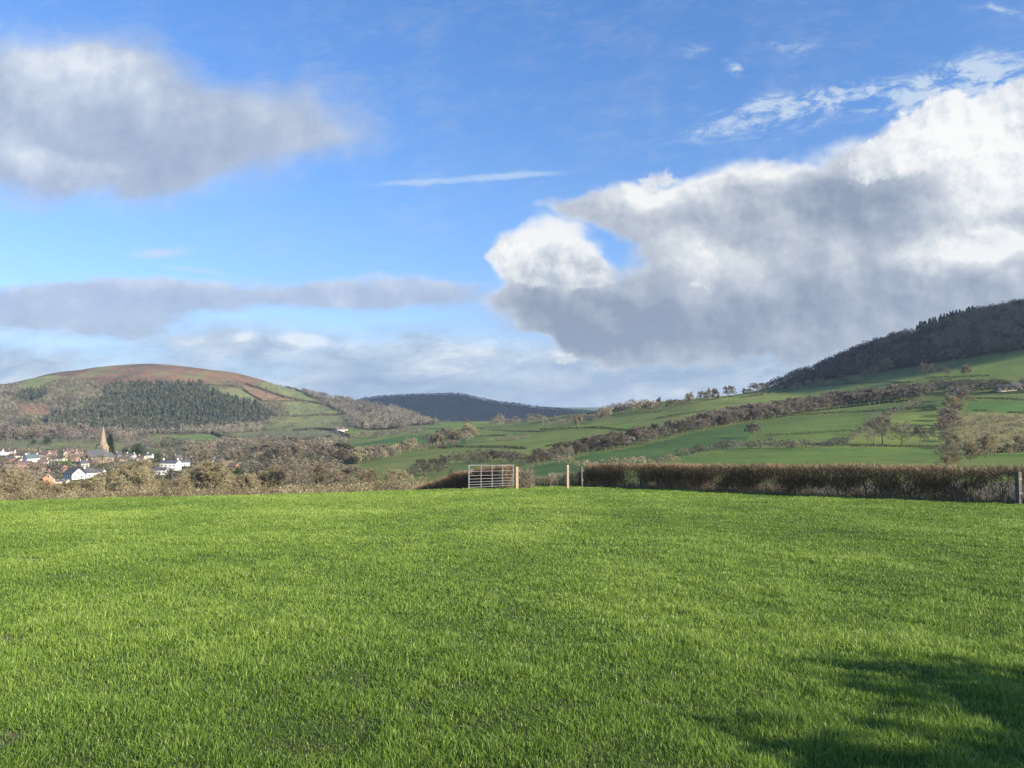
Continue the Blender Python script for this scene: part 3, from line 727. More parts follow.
# ------------------------------------------------------------------ hedgerows on the slopes
HR = [
 ([(245,384.5),(262,390),(285,398),(310,402.5),(340,409)], 'long hedge slanting down the hill from the red heath to the bare wood', 7),
 ([(284,385),(300,392),(318,398)], 'short hedge between the two topmost green fields of the left hill', 7),
 ([(243,390),(252,396),(262,401)], 'short hedge slanting beside the rusty bracken field', 6),
 ([(205,385),(225,386),(243,388)], 'hedge along the top of the pale field right of the conifers', 5),
 ([(262,401.5),(282,401),(300,401.5)], 'level hedge under the rusty bracken field', 4),
 ([(294,417),(320,415.5),(345,415)], 'level hedge below the large green field on the left hill', 6),
 ([(293,431),(318,429.5),(335,431),(350,438)], 'curving hedge running down to the white farmhouse', 6),
 ([(285,438),(300,443),(311,446.5)], 'short dark hedge slanting down left of the white farmhouse', 5),
 ([(311,446.5),(330,446.5),(345,446)], 'level hedge below the farmhouse fields', 3),
 ([(302,440),(325,438),(340,435)], 'faint hedge crossing the farmhouse fields', 4),
 ([(338,446),(347,450),(354,455),(356,464)], 'thick dark hedge on the left side of the farm lane', 5),
 ([(343,445),(351,449),(358,455)], 'thick dark hedge on the right side of the farm lane', 4),
 ([(150,446),(200,445),(240,444)], 'hedge along the bottom of the bright green field by the village', 4),
 ([(210,433),(224,438),(240,441)], 'dark hedge at the right end of the bright green field by the village', 7),
 ([(335,459),(352,457)], 'hedge below the small emerald field', 3),
 ([(429,449.5),(438,448),(447,448.5)], 'short dark hedge in the valley, first of three in line', 3),
 ([(448,448.5),(456,447),(464,447.5)], 'short dark hedge in the valley, second of three in line', 3),
 ([(466,447.5),(500,447.5),(526,449)], 'long dark hedge in the valley above the gate', 3),
 ([(474,437),(490,436),(505,436)], 'dark hedge between pale valley fields beyond the gate', 3),
 ([(540,430),(570,428.5),(600,428),(618,430),(634,432)], 'curved hedge across the rounded field in the middle of the valley', 3),
 ([(740,407.5),(752,407)], 'short hedge just above the long tree belt', 3),
 ([(740,398),(752,396.5),(763,395)], 'short hedge left of the dark hanging wood', 3),
 ([(807,388.5),(827,386),(850,384),(884,382.5),(911,383)], 'dark hedge along the top of the upper pasture on the right', 3),
 ([(777,393),(792,391)], 'short hedge in the upper pasture below the dark wood', 3),
 ([(760,420),(795,415.5),(834,413.5),(873,411.5),(898,409)], 'long dark hedge below the second tree belt', 3),
 ([(850,446.5),(872,446.5),(900,447),(938,447.5)], 'dark hedge at the foot of the meadow with the old trees', 2.2),
 ([(970,399),(995,398.5),(1024,400.5),(1050,401)], 'dark hedge along the top of the emerald field on the right', 2.5),
 ([(972,411),(992,411.5)], 'short hedge above the rough grassy bank', 2.5),
 ([(1006,413),(1022,413),(1045,413)], 'short hedge above the rough grassy bank, at the photo edge', 2.5),
 ([(925,378),(955,377),(990,376)], 'hedge dotted with thorn bushes under the sunlit strip field', 2.5),
 ([(905,410),(925,409),(936,409.5)], 'dark hedge at the head of the meadow with the old trees', 3.5),
 ([(965,455),(985,453.5),(1024,452),(1045,451.5)], 'thick dark hedge at the foot of the rough grassy bank', 4.5),
 ([(480,429),(510,431.5),(545,432)], 'thin hedge under the loose row of trees below the blue hill', 2.6),
 ([(545,447),(575,442),(602,436)], 'thin hedge running up toward the rounded valley field', 2.6),
 ([(655,419),(690,413),(720,410),(738,408.5)], 'thin hedge across the sloping field between the hilltop line and the long belt', 2.6),
 ([(765,436),(800,434),(845,431),(862,432)], 'faint hedge across the middle of the big pasture left of the old trees', 1.8),
 ([(395,431),(420,428),(446,430),(470,431)], 'thin hedge at the foot of the pale fields below the shoulder wood', 2.8),
 ([(656,408),(700,402),(745,394)], 'hedge along the skyline under the hilltop trees', 2.0),
]
for pts, lab, hh in HR:
    kf = 1.0 if pts[0][0] < 380 else .62
    hedgerow(pts, lab, h=hh * kf, w=max(1.5, hh * .5), size=.3 + hh * .08, dens=1.5 if kf == 1.0 else 1.0)

# ------------------------------------------------------------------ trees beyond, singly and in belts
random.seed(21)
def lin(x0, a, x1, b_): return lambda x: a + (b_ - a) * max(0, min(1, (x - x0) / (x1 - x0)))
ALLB = OAK + RED + DRK
belt([(533,467),(561,460),(589,453),(620,448),(651,442),(673,437),(695,431.5),(729,425.5),(755,420)], 5.2, 13, OAK + DRK * 2, 'bare tree in the long belt climbing behind the near hedge from valley to hillside', 'trees in the long belt', hj=.22, wide=1.25, bands=2, band_dy=4)
belt([(700,428),(740,423),(780,417),(815,411.5),(849,407),(880,403),(928,399)], 5.0, 14, OAK * 2 + RED, 'bare tree in the second belt between the pastures of the right slope', 'trees in the second belt', hj=.2, wide=1.2, bands=2, band_dy=3)
belt([(935,392),(960,391),(990,392),(1024,392),(1050,392)], 5.5, 9, DRK, 'dark bare tree in the dense band right of the tree belts', 'trees in the dark band', hj=.25, wide=1.5, bands=2, band_dy=4)
belt([(678,458),(698,454),(720,450),(745,449),(779,449),(818,448),(842,446)], 6.5, 9, DRK + OAK, 'low bushy tree in the dark row just above the near hedge', 'trees in the low row', hj=.25, wide=1.5)
belt([(560,464),(580,468),(610,466),(650,464),(680,462)], 9, 8, RED + TAN, 'low russet bush showing above the near hedge', 'russet bushes behind the near hedge', hj=.3, wide=1.5)
belt([(944,469),(950,460),(950,450),(948,440),(946,430),(950,420),(955,410),(962,402),(968,396)], 4.2, 15, RED + OAK + TAN, 'reddish bare tree in the thick strip running straight up the slope', 'trees in the red strip', jx=6, jy=2, hj=.25, wide=1.3)
belt([(846,445),(858,438),(870,429),(884,420),(900,412),(914,407)], 6, 8, RED, 'russet bush in the slanting overgrown hedge beside the old trees', 'bushes of the slanting hedge', jx=3, hj=.25, wide=1.3)
for i, (x, y, hh, src, lab, wd) in enumerate([
    (873, 446, 33, 0, 'spreading bare oak, leftmost of the meadow trees above the near hedge', 1.05),
    (882, 445.5, 32, 1, 'bare oak standing close right of the leftmost meadow oak', 1.0),
    (901, 446, 27, 2, 'bare oak with forked trunk in the middle of the meadow row', 1.1),
    (919, 446.5, 24, 1, 'slim bare tree with pale trunk, right of the forked oak', .9),
    (931, 446.5, 20, 1, 'thin bare tree beside the reddish strip of trees', .6)]):
    plant([OAK[src]], x, y, hh, lab, 'tree', wide=wd, name='oak_tree')
# rough grassy bank right of the strip: dead stems and saplings
random.seed(5)
belt([(968,462),(985,456),(1005,455),(1030,454)], 13, 20, TAN, 'thin bare sapling tree at the foot of the rough grassy bank', 'saplings on the rough bank', jx=4, hj=.3, wide=.9)
belt([(972,440),(990,438),(1010,437),(1030,436)], 9, 9, TAN, 'small pale sapling halfway up the rough grassy bank', 'pale saplings on the bank', jx=4, jy=5, hj=.3, wide=1.1)
belt([(970,422),(1000,421),(1035,420)], 8, 6, TAN, 'small pale sapling near the top of the rough grassy bank', 'pale saplings at the bank top', jx=4, jy=3, hj=.3, wide=1.3)
# hilltop trees
for x, y, hh, src, lab, wd in [
    (659, 408, 10, TAN, 'tall pale tree at the left end of the hilltop line', .7),
    (672, 408, 8, OAK, 'broad bare tree on the hilltop line, second from its left end', 1.3),
    (682, 407, 7, OAK, 'bushy bare tree on the hilltop line, third from its left end', 1.2),
    (690, 404, 11, TAN, 'tall pale tree on the hilltop line, left of the round oak', .9),
    (703, 402.5, 10, OAK, 'round bare oak on the hilltop line', 1.1),
    (709, 401, 12, TAN, 'very thin tall tree right of the round hilltop oak', .5),
    (715, 401, 11, DRK, 'dark pointed tree on the hilltop line', .8),
    (729, 398.5, 11, OAK, 'large round sunlit oak on the hilltop line', 1.15),
    (746, 396, 7, OAK, 'low bare tree where the hilltop line nears the dark wood', 1.3),
    (757, 394, 10, OAK, 'pale bushy tree against the left tip of the dark wood', 1.3),
    (765, 392, 8, OAK, 'bushy tree at the left tip of the dark wood', 1.3),
    (888, 372, 13, TAN, 'large round pale tree against the foot of the dark wood', 1.15),
    (905, 364, 10, OAK, 'round bare tree inside the edge of the dark wood', 1.3),
    (955, 361, 11, OAK, 'pale crowned bare tree inside the dark wood, upper right', 1.2),
    (928, 377, 12, OAK, 'bare oak alone on the sunlit strip field, leftmost of three', 1.2),
    (945, 376, 9, OAK, 'small bare tree on the sunlit strip field, middle of three', .9),
    (967, 375, 10, TAN, 'pale bare tree on the sunlit strip field, rightmost of three', .9),
    (642, 409, 6, OAK, 'small bare tree beyond the rounded valley field', 1.3),
    ]:
    plant(src, x, y + 1, hh * 1.35, lab, wide=wd)
belt([(779,391),(800,388),(815,385.5),(834,383)], 4.6, 6, TAN, 'small pale tree in the row along the foot of the dark wood', 'pale trees at the foot of the dark wood', hj=.2, wide=1.2)
belt([(845,384),(858,381),(870,376),(880,372)], 4.5, 9, TAN + OAK, 'pale tree climbing toward the large round tree at the foot of the dark wood', 'pale trees leading to the round tree', hj=.25, wide=1.2)
belt([(600,417),(612,414),(622,412),(634,410),(646,411),(656,411)], 3.2, 10, RED + TAN, 'sunlit russet tree in the cluster left of the hilltop line', 'russet trees left of the hilltop line', jy=2, hj=.3, wide=1.3)
belt([(494,426),(510,425),(527,423),(545,424),(560,424),(576,423),(590,420),(606,418)], 5.0, 9, RED + OAK, 'bare tree in the loose row under the far blue hill', 'loose row under the blue hill', jy=2.5, hj=.35, wide=1.2)
for x, y, hh, src, lab, wd in [
    (578, 428, 14, RED, 'tallest tree of the loose row under the far blue hill', .9), (605, 421, 12, RED, 'tall bare tree at the right end of the loose row under the blue hill', 1.0),
    (530, 421, 8, OAK, 'bare tree standing against the blue hill, centre', 1.2), (499, 422, 6, OAK, 'bare tree against the blue hill, straight above the gate post', 1.2),
    (448, 424, 4, OAK, 'tiny bare tree against the foot of the blue hill', 1.2), (466, 423.5, 6, OAK, 'bare tree against the blue hill, above the left end of the gate', 1.2)]:
    plant(src, x, y, hh, lab, wide=wd)
belt([(428,444),(440,443),(452,443),(464,441),(474,438)], 4.2, 13, RED + TAN + OAK, 'bare russet tree in the clump between the valley fields, above the gate', 'clump above the gate', jy=2, hj=.3, wide=1.2)
belt([(356,463),(370,461),(390,458),(405,454),(418,450)], 4.6, 12, TAN + OAK, 'pale bare tree in the belt below the green valley field', 'pale belt below the valley field', jy=1.5, hj=.2, wide=1.2, bands=2, band_dy=3)
belt([(420,450),(440,447),(462,444)], 5, 6, RED, 'low russet bush in the thin line right of the pale belt', 'thin line of russet bushes', hj=.25, wide=1.4)
belt([(354,439),(370,438.5),(390,436),(408,434),(428,433)], 4.2, 7, OAK + RED, 'bare mauve tree in the line right of the white farmhouse', 'mauve line by the farmhouse', hj=.2, wide=1.4)
belt([(412,476),(424,474),(436,472),(450,471)], 5.5, 15, DRK, 'dark bare tree in the copse left of the gate', 'shadowed copse', jy=3, hj=.3, wide=1.3)
belt([(456,464),(470,463),(485,462.5),(500,462.5),(515,464),(530,467)], 6, 10, DRK, 'dark bare tree in the row seen above the gate', 'shaded row above the gate', jy=2, hj=.3, wide=1.4, bands=2, band_dy=3)
belt([(492,443),(503,441),(520,440),(529,437)], 5, 5, RED, 'tiny russet bush in the valley row above the gate', 'tiny russet bushes', hj=.25, wide=1.4)
plant(OAK, 752, 438, 16, 'round bare tree alone in the pasture above the near hedge', wide=1.35)
belt([(590,468),(640,461)], 60, 8, OAK, 'bare bush at the bottom corner of the long dark pasture', 'bushes in the pasture corner', wide=1.4)
plant(OAK, 372, 421, 7, 'round bare tree on the shoulder wood edge above the farmhouse')

# the wooded valley floor round the village
random.seed(33)
belt([(0,441),(40,440),(90,440),(130,443)], 5, 11, OAK + RED, 'bare tree in the wood along the back of the village', 'wood behind the village', jy=2, hj=.3, wide=1.3, bands=2, band_dy=3)
belt([(128,450),(170,449),(210,450),(250,449),(290,450),(330,452)], 6, 9, RED + OAK + DRK, 'bare tree in the hedged ground right of the village', 'hedged ground right of the village', jy=3, hj=.35, wide=1.4, bands=2, band_dy=4)
belt([(190,462),(205,466),(235,460),(265,460),(300,460),(335,462),(355,466)], 8, 13, RED + OAK + DRK, 'mauve bare tree behind the nearest belt, right of the white houses', 'mauve trees right of the houses', jy=4, hj=.3, wide=1.3, bands=2, band_dy=5)
belt([(0,455),(20,460),(50,463),(75,463),(100,466),(130,463),(150,462)], 8, 9, OAK + RED, 'bare garden tree standing among the village houses', 'village garden trees', jy=3, hj=.35, wide=1.1)
belt([(0,470),(20,474),(42,476)], 6, 12, RED, 'bare russet tree in front of the leftmost houses', 'russet trees by the leftmost houses', jy=2, hj=.3, wide=1.1)
HOUSES = [(6,455),(13,453),(28,456),(33,464),(46,458),(60,461),(71,455),(76,457),(81,455),(77,461),(38,471),(26,469),(51,484),(76,479),(90,478),(99,477),(62,483),(7,475),(3,466),(132,458),(120,458),(151,458),(172,470),(163,474),(186,466),(213,463),(221,465),(228,469),(235,470),(285,450),(95,463),(104,462)]
def clear_of_houses(x, y):
    for hx, hy in HOUSES:
        if abs(x - hx) < 8 and -1 < y - hy < 8: return 0
    return 1
wood('garden_trees', [(-60,440),(130,442),(345,452),(350,470),(250,480),(100,486),(-60,486)], 620, 'd', 6.5, 'wood_grey', 73, 'bare hedges and low trees filling the ground between the village houses', wx=1.5, thin=clear_of_houses, jit=.4, tshift=lambda x, y: -.12)
wood('garden_trees', [(-60,434),(150,434),(150,444),(-60,443)], 330, 'd', 9, 'wood_grey', 74, 'bare brown trees behind the village at the foot of the hill', wx=1.3, tshift=lambda x, y: -.1)
# nearest belt behind the brow
random.seed(44)
for x in np.arange(-24, 272, 9.5):
    top = float(np.interp(x, [-24, 20, 45, 62, 80, 100, 130, 160, 180, 210, 235, 255, 280], [466, 470, 478, 485, 478, 474, 462, 478, 480, 460, 474, 468, 465])) if True else 0
    xx = x + random.uniform(-3, 3); d = random.uniform(175, 262)
    c_ = hit(xx, 497); ci = int(round(float(np.interp(xx, cols, np.arange(NC))))); z = float(np.interp(d, TD[:, ci], TZ[:, ci]))
    P = Vector(((xx - 512) / F * d, d, z)); py0 = float(s2py(z / d))
    plant(TAN, xx, 0, max(14, py0 - top + random.uniform(-3, 3)), 'tan bushy bare tree in the nearest belt, just behind the field brow', group='nearest tan belt', P=P, wide=random.uniform(1.1, 1.5), name='willow_tree')
def brow(x, d, hh_top, src, lab, wd=1.0, cat='tree', name=None):
    ci = int(round(float(np.interp(x, cols, np.arange(NC))))); z = float(np.interp(d, TD[:, ci], TZ[:, ci]))
    P = Vector(((x - 512) / F * d, d, z)); py0 = float(s2py(z / d))
    return plant(src, x, 0, py0 - hh_top, lab, cat, P=P, wide=wd, name=name)
brow(300, 215, 453, OAK[:1], 'tall bare oak with dark ivy on its trunk, behind the field brow', 1.0, name='oak_tree')
brow(284, 225, 462, RED, 'russet bare tree close left of the tall ivy oak', 1.3)
brow(318, 235, 458, RED, 'russet bare tree close right of the tall ivy oak', 1.2)
brow(338, 220, 468, RED, 'round orange-brown tree left of the two at the end of the brow belt', 1.3)
brow(352, 225, 463, RED, 'round orange-brown bare tree, tallest at the right end of the brow belt', 1.35)
brow(370, 230, 467, TAN, 'round tan tree where the brow belt meets the low hedge', 1.3)
brow(392, 235, 466, TAN, 'tan bare tree showing over the left part of the low hedge', 1.2)
brow(404, 245, 469, TAN, 'small tan tree showing over the low hedge', 1.1)
brow(12, 190, 464, RED, 'sprawling brown bare tree in front of the leftmost houses', 1.2)
brow(95, 185, 472, TAN, 'broad tan tree below the church', 1.3)
brow(135, 200, 458, TAN, 'tall golden tan tree right of the church', 1.2)
brow(212, 190, 458, TAN, 'tall golden tan tree in front of the white gables', 1.1)
plant(EVG, 139, 458, 16, 'dark round evergreen tree right of the church', name='evergreen_tree', wide=1.1)
plant(EVG, 127, 456, 9, 'small dark evergreen left of the round evergreen', name='evergreen_tree')
plant(CON, 111, 456, 22, 'tall dark narrow conifer right behind the church spire', name='conifer', wide=1.6)
plant(EVG, 49, 445, 10, 'dark evergreen behind the village, above the long low building', name='evergreen_tree')
plant(EVG, 35, 445, 7, 'low dark evergreen at the back of the village', name='evergreen_tree')
plant(EVG, 99, 448.5, 5, 'small yellow-green evergreen left of the spire', name='evergreen_tree')
plant(SHR, 67, 467, 8, 'bright green shrub in the garden below the long low building', 'shrub', name='shrub', wide=1.2)
plant(DSH, 55, 467, 7, 'dark green shrub left of the bright green one', 'shrub', name='shrub')
plant(EVG, 172, 479, 12, 'dark evergreen below the large white house', name='evergreen_tree', wide=1.1)
plant(EVG, 181, 478, 8, 'small dark evergreen right below the large white house', name='evergreen_tree')
plant(EVG, 160, 462, 10, 'dark evergreen behind the left end of the large white house', name='evergreen_tree')
plant(EVG, 238, 476, 11, 'dark evergreen below the cream house', name='evergreen_tree', wide=1.3)
plant(EVG, 213, 466, 6, 'dark evergreen by the twin white gables', name='evergreen_tree', wide=1.4)
plant(EVG, 297, 456, 6, 'dark evergreen bush right of the long white shed', name='evergreen_tree', wide=1.3)

# the largest of the belt trees stand as objects, the smallest far ones are one mass
def settle(keep):
    DEFER.sort(key=lambda q: -q[0])
    for hpx, src, p, h, wide, label, group, rr in DEFER[:keep]:
        root, kids, top = src[:3]; r = root.copy(); COL.objects.link(r); s = h / top
        r.location = p; r.scale = (s * wide, s * wide, s); r.rotation_euler = (0, 0, rr * 6.28)
        if 'h_' in r: del r['h_']
        for k in kids: c_ = k.copy(); COL.objects.link(c_); c_.parent = r
        tag(r, label, 'tree', group)
    VV = []; CC = []; n = 0
    tone = {'twig_grey': (.155, .128, .095), 'twig_tan': (.30, .245, .14), 'twig_red': (.19, .152, .106), 'twig_dark': (.082, .072, .052)}
    for j, (hpx, src, p, h, wide, label, group, rr) in enumerate(DEFER[keep:]):
        key = src[4]; v, t, a = tmpl_decid(900 + j % 9, 330); c = np.array(tone[key]) * (.8 + .45 * rr)
        v3 = v.reshape(-1, 3, 3); ce = v3.mean(1, keepdims=True); v = (ce + (v3 - ce) * .68).reshape(-1, 3)
        vv = v * np.array([h * wide * .95, h * wide * .95, h]) + np.array(p); VV.append(vv); CC.append(c[None] * (.55 + .9 * a[:, None]))
        q = np.array([[-.012, 0, -.05], [.012, 0, -.05], [0, 0, .6]]) * h + np.array(p); VV.append(q); CC.append(np.full((3, 3), .16))
    if not VV: return
    V_ = np.concatenate(VV); o0 = V_.mean(0)
    m, nt, b = newmat('far_tree_mass'); at = nt.nodes.new('ShaderNodeAttribute'); at.attribute_name = 'cover'; L(nt, at.outputs['Color'], b.inputs['Base Color']); b.inputs['Roughness'].default_value = .9
    o = mesh_arrays('far_trees', V_ - o0, np.arange(len(V_)).reshape(-1, 3), m, colr=np.concatenate(CC)); o.location = tuple(o0)
    tag(o, 'smallest far off bare trees filling the belts and wooded valley', None, None, 'stuff')
print('deferred', len(DEFER), 'direct', NT - len(DEFER))
settle(205)

# ------------------------------------------------------------------ buildings
def house(px, py, w, d, hw, hr, rz, wall, roof, label, chim=1, win=2, name='house', cat='house', P=None, storeys=2, door=True):
    """ridge along local X (length w), gable ends at +-X, depth d"""
    p = hit(px, py) if P is None else P
    root = empty(name, p, R(rz)); tag(root, label, cat)
    m = MB(); x, y = w / 2, d / 2
    vs = [(-x, -y, -2), (x, -y, -2), (x, y, -2), (-x, y, -2), (-x, -y, hw), (x, -y, hw), (x, y, hw), (-x, y, hw), (-x, 0, hw + hr), (x, 0, hw + hr)]
    m.add(vs, [(0, 1, 5, 4), (2, 3, 7, 6), (1, 2, 6, 9, 5), (3, 0, 4, 8, 7), (0, 3, 2, 1)])
    m.build('wall', M[wall], root)
    r = MB(); e = .35; k = hr / y; t = .22
    for s in (-1, 1):
        a = [(-x - e, s * (y + e), hw - k * e + .03), (x + e, s * (y + e), hw - k * e + .03), (x + e, 0, hw + hr + .03), (-x - e, 0, hw + hr + .03)]
        b_ = [(q[0], q[1], q[2] + t) for q in a]
        vs = a + b_; r.add(vs, [(0, 1, 2, 3), (4, 5, 6, 7), (0, 1, 5, 4), (1, 2, 6, 5), (3, 0, 4, 7)])
    rf = r.build('roof', M[roof], root)
    for c in range(chim):
        cx = (-x + .9) if c == 0 else (x - .9)
        q = MB(); q.box(cx - .45, cx + .45, -.45, .45, hw + hr - 1.0, hw + hr + 1.2); q.box(cx - .55, cx + .55, -.55, .55, hw + hr + 1.2, hw + hr + 1.35)
        q.tube((cx, 0, hw + hr + 1.35), (cx, 0, hw + hr + 1.75), .16, .13, 8)
        q.build('chimney', M['brick' if wall in ('brick', 'orange') else wall], rf)
    def pane(x0, x1, z0, z1, side):
        q = MB(); f = MB()
        if side in 'FB':
            s = -1 if side == 'F' else 1
            q.box(x0, x1, *sorted((s * y, s * (y + .04))), z0, z1)
            for a in ((x0 - .1, x1 + .1, z0 - .12, z0), (x0 - .1, x1 + .1, z1, z1 + .1), (x0 - .1, x0, z0, z1), (x1, x1 + .1, z0, z1)):
                f.box(a[0], a[1], *sorted((s * y, s * (y + .09))), a[2], a[3])
        else:
            s = -1 if side == 'L' else 1
            q.box(*sorted((s * x, s * (x + .04))), x0, x1, z0, z1)
            for a in ((x0 - .1, x1 + .1, z0 - .12, z0), (x0 - .1, x1 + .1, z1, z1 + .1), (x0 - .1, x0, z0, z1), (x1, x1 + .1, z0, z1)):
                f.box(*sorted((s * x, s * (x + .09))), a[0], a[1], a[2], a[3])
        o = q.build('window', M['pane'], root); f.build('frame', M['white'], o)
    zs = [1.0, 3.6][:storeys] if hw > 4.4 else [1.0]
    n = max(2, int(w / 3))
    for side in 'FB':
        for z in zs:
            for i in range(n):
                cx = -x + (i + .5) * w / n
                if side == 'F' and z == 1.0 and i == n // 2 and door:
                    q = MB(); q.box(cx - .5, cx + .5, -y - .06, -y, 0, 2.1); q.build('door', M['door'], root); continue
                pane(cx - .55, cx + .55, z, z + 1.25, side)
    for side in 'LR':
        for z in zs + ([hw + .2] if hr > 2.6 and hw > 3 else []):
            for cy in ((-d * .22, d * .22) if z <= hw - 1 and d > 6 else (0,)):
                pane(cy - .45, cy + .45, z, z + 1.15, side)
    return root
house(6, 455, 9, 7, 4.2, 3.2, 100, 'white', 'slate', 'small white gabled house at the far left edge of the village')
house(13, 453.5, 10, 7, 3.4, 2.6, 10, 'white', 'slate', 'low white house with grey roof beside the leftmost gable')
house(28, 456, 4.5, 5, 4.2, .8, 5, 'white', 'slate', 'tiny white box-shaped building left of the big white house', chim=0)
house(33, 464, 13, 9, 6.0, 4.2, 60, 'white', 'teal', 'large bright white house with green-grey roof, left of the church', chim=2)
house(46, 458, 14, 8, 4.8, 3.4, -6, 'pink', 'tile', 'pinkish house with a dark brown tiled roof', chim=2)
house(60, 461, 17, 8, 3.2, 1.4, -4, 'cream', 'tile', 'long low cream building left of the church', chim=0, storeys=1, name='long_building', cat='building')
for i, (x, y, rz, w_, wl, lab) in enumerate([(71, 455, 20, 7, 'brick', 'red brick house, leftmost of the brick row left of the church'), (76, 457, -15, 7, 'pink', 'pale pink house in the middle of the brick row left of the church'), (81, 455.5, 25, 8, 'brick', 'red brick house, rightmost of the brick row left of the church'), (77, 461.5, 80, 7, 'brick', 'dark red brick house in front of the brick row')]):
    house(x, y, w_, 6.5, 5.2, 2.6, rz, wl, 'tile', lab, chim=2)
house(38, 471, 14, 8, 4.2, 3.2, -25, 'brick', 'tile', 'brown roofed brick house below the large white house')
house(26, 469, 10, 7, 4.6, 2.6, 30, 'brick', 'tile', 'russet brick house half hidden by trees at the left')
house(51, 484, 9, 5.6, 3.6, 3.0, -62, 'orange', 'slate', 'salmon orange brick gable end with dark blue roof', chim=1)
house(76, 479, 12, 8, 3.4, 3.6, -35, 'white', 'slate', 'white gabled bungalow with dark grey roof below the church', chim=0)
house(90, 478, 8, 6.5, 3.6, 2.8, 70, 'white', 'slate', 'white gabled wing right of the bungalow below the church', chim=1)
house(99, 477, 9, 6, 3.8, 1.4, 8, 'white', 'slate', 'flat-looking white building at the right of the bungalow', chim=0)
house(62, 483.5, 9, 4, 1.6, 1.0, 5, 'cream', 'slate', 'low pale outbuilding right of the salmon gable', chim=0, storeys=1, name='outbuilding', cat='outbuilding', door=False)
house(7, 475, 7, 5, 2.6, 2.0, -40, 'white', 'tile', 'small white cottage behind trees at the lower left', chim=1, storeys=1)
house(3, 466, 8, 5, 2.6, 2.0, 0, 'cream', 'tile', 'cream cottage at the left photo edge', chim=1, storeys=1)
house(132, 458.5, 11, 6, 4.0, 2.2, -8, 'white', 'slate', 'white house right of the church, below the round evergreen', chim=2)
house(120, 458, 8, 6, 4.6, 3.0, 65, 'pink', 'slate', 'pale house with pointed gable just right of the church')
house(151, 458, 7, 5, 3.4, 2.2, 0, 'white', 'slate', 'small white house with a tall chimney', chim=1)
house(172, 470.5, 14, 8, 6.2, 2.2, -6, 'white', 'slate', 'largest white house right of the church, with dark hipped-looking roof', chim=2)
house(163, 474.5, 9, 6, 3.4, 1.6, -6, 'white', 'slate', 'lower white wing on the left of the largest white house', chim=0)
house(186, 466, 9, 6, 3.6, 2.4, 25, 'white', 'slate', 'white gabled house close right of the largest white house', chim=0)
house(213, 463.5, 10, 8, 3.6, 3.2, 75, 'white', 'slate', 'bright white gable, left one of a pair in the trees', chim=0)
house(221, 465, 8, 7, 3.0, 2.8, 55, 'white', 'slate', 'white gable, right one of a pair in the trees', chim=0)
house(228, 469, 10, 8, 3.6, 3.0, 50, 'cream', 'tile', 'cream gabled house below the white pair', chim=1)
house(235, 470, 7, 6, 3.2, 2.4, -20, 'brick', 'tile', 'small brick house right of the cream gable', chim=1)
house(285, 450, 18, 8, 3.0, 1.6, 4, 'white', 'slate', 'long white shed alone in the fields right of the village', chim=0, storeys=1, name='shed', cat='shed')
house(341, 432.5, 15, 9, 6.5, 3.4, 20, 'white', 'tile', 'white farmhouse on the lower slope of the left hill', chim=2)
house(337, 432.5, 10, 8, 4.2, 2.6, 60, 'pink', 'tile', 'pink farm building left of the white farmhouse', chim=0, name='barn', cat='barn')
house(346, 430.5, 10, 7, 3.4, 2.2, 10, 'cream', 'tile', 'cream barn right of the white farmhouse', chim=0, name='barn', cat='barn')
house(960, 394, 9, 6, 3, 2, 15, 'white', 'slate', 'tiny cottage at the head of the reddish strip of trees', chim=1, storeys=1)
house(1006, 391, 16, 9, 3.6, 2.4, -10, 'cream', 'slate', 'pale grey farm shed in the dark band at the right edge', chim=0, name='barn', cat='barn')
house(1019, 389, 14, 9, 3.6, 2.6, -4, 'stone', 'slate', 'stone barn beside the pale shed at the right edge', chim=0, name='barn', cat='barn')

for i, (x, y, w_, d_, hw_, hr_, rz, wl, rf, lab) in enumerate([
    (19, 459, 8, 6, 4.4, 2.6, 40, 'pink', 'tile', 'small pinkish house between the leftmost gable and the large white house'),
    (22, 464, 9, 6, 4.2, 2.8, -30, 'cream', 'tile', 'cream house just left below the large white house'),
    (12, 462, 9, 6, 3.8, 2.4, 15, 'brick', 'slate', 'brick house with grey roof below the leftmost gables'),
    (55, 456, 8, 6, 4.6, 2.4, 30, 'brick', 'tile', 'red brick house behind the long low building'),
    (66, 456.5, 7, 6, 4.6, 2.4, -35, 'pink', 'slate', 'pale pink house behind the right end of the long low building'),
    (45, 466, 9, 6, 4.0, 2.6, 20, 'cream', 'tile', 'cream cottage between the large white house and the green shrubs'),
    (63, 472, 8, 6, 3.6, 2.4, -20, 'brick', 'tile', 'brick house with tiled roof between the church and the salmon gable'),
    (125, 462, 8, 6, 3.8, 2.4, 30, 'stone', 'slate', 'stone cottage with slate roof below the pale pointed gable'),
    (143, 461, 8, 6, 3.6, 2.4, -10, 'cream', 'tile', 'cream cottage between the round evergreen and the small white house'),
    (196, 464, 8, 6, 3.8, 2.4, 20, 'pink', 'tile', 'pinkish house between the largest white house and the twin gables'),
    (179, 461, 8, 6, 4.0, 2.6, 50, 'stone', 'slate', 'grey stone house behind the largest white house'),
    (85, 467, 8, 6, 3.6, 2.6, 60, 'pink', 'slate', 'pale house directly in front of the church'),
    (31, 481, 8, 5, 3.6, 2.6, 35, 'brick', 'tile', 'dark brick cottage left of the salmon gable')]):
    house(x, y, w_, d_, hw_, hr_, rz, wl, rf, lab, chim=1 + i % 2)
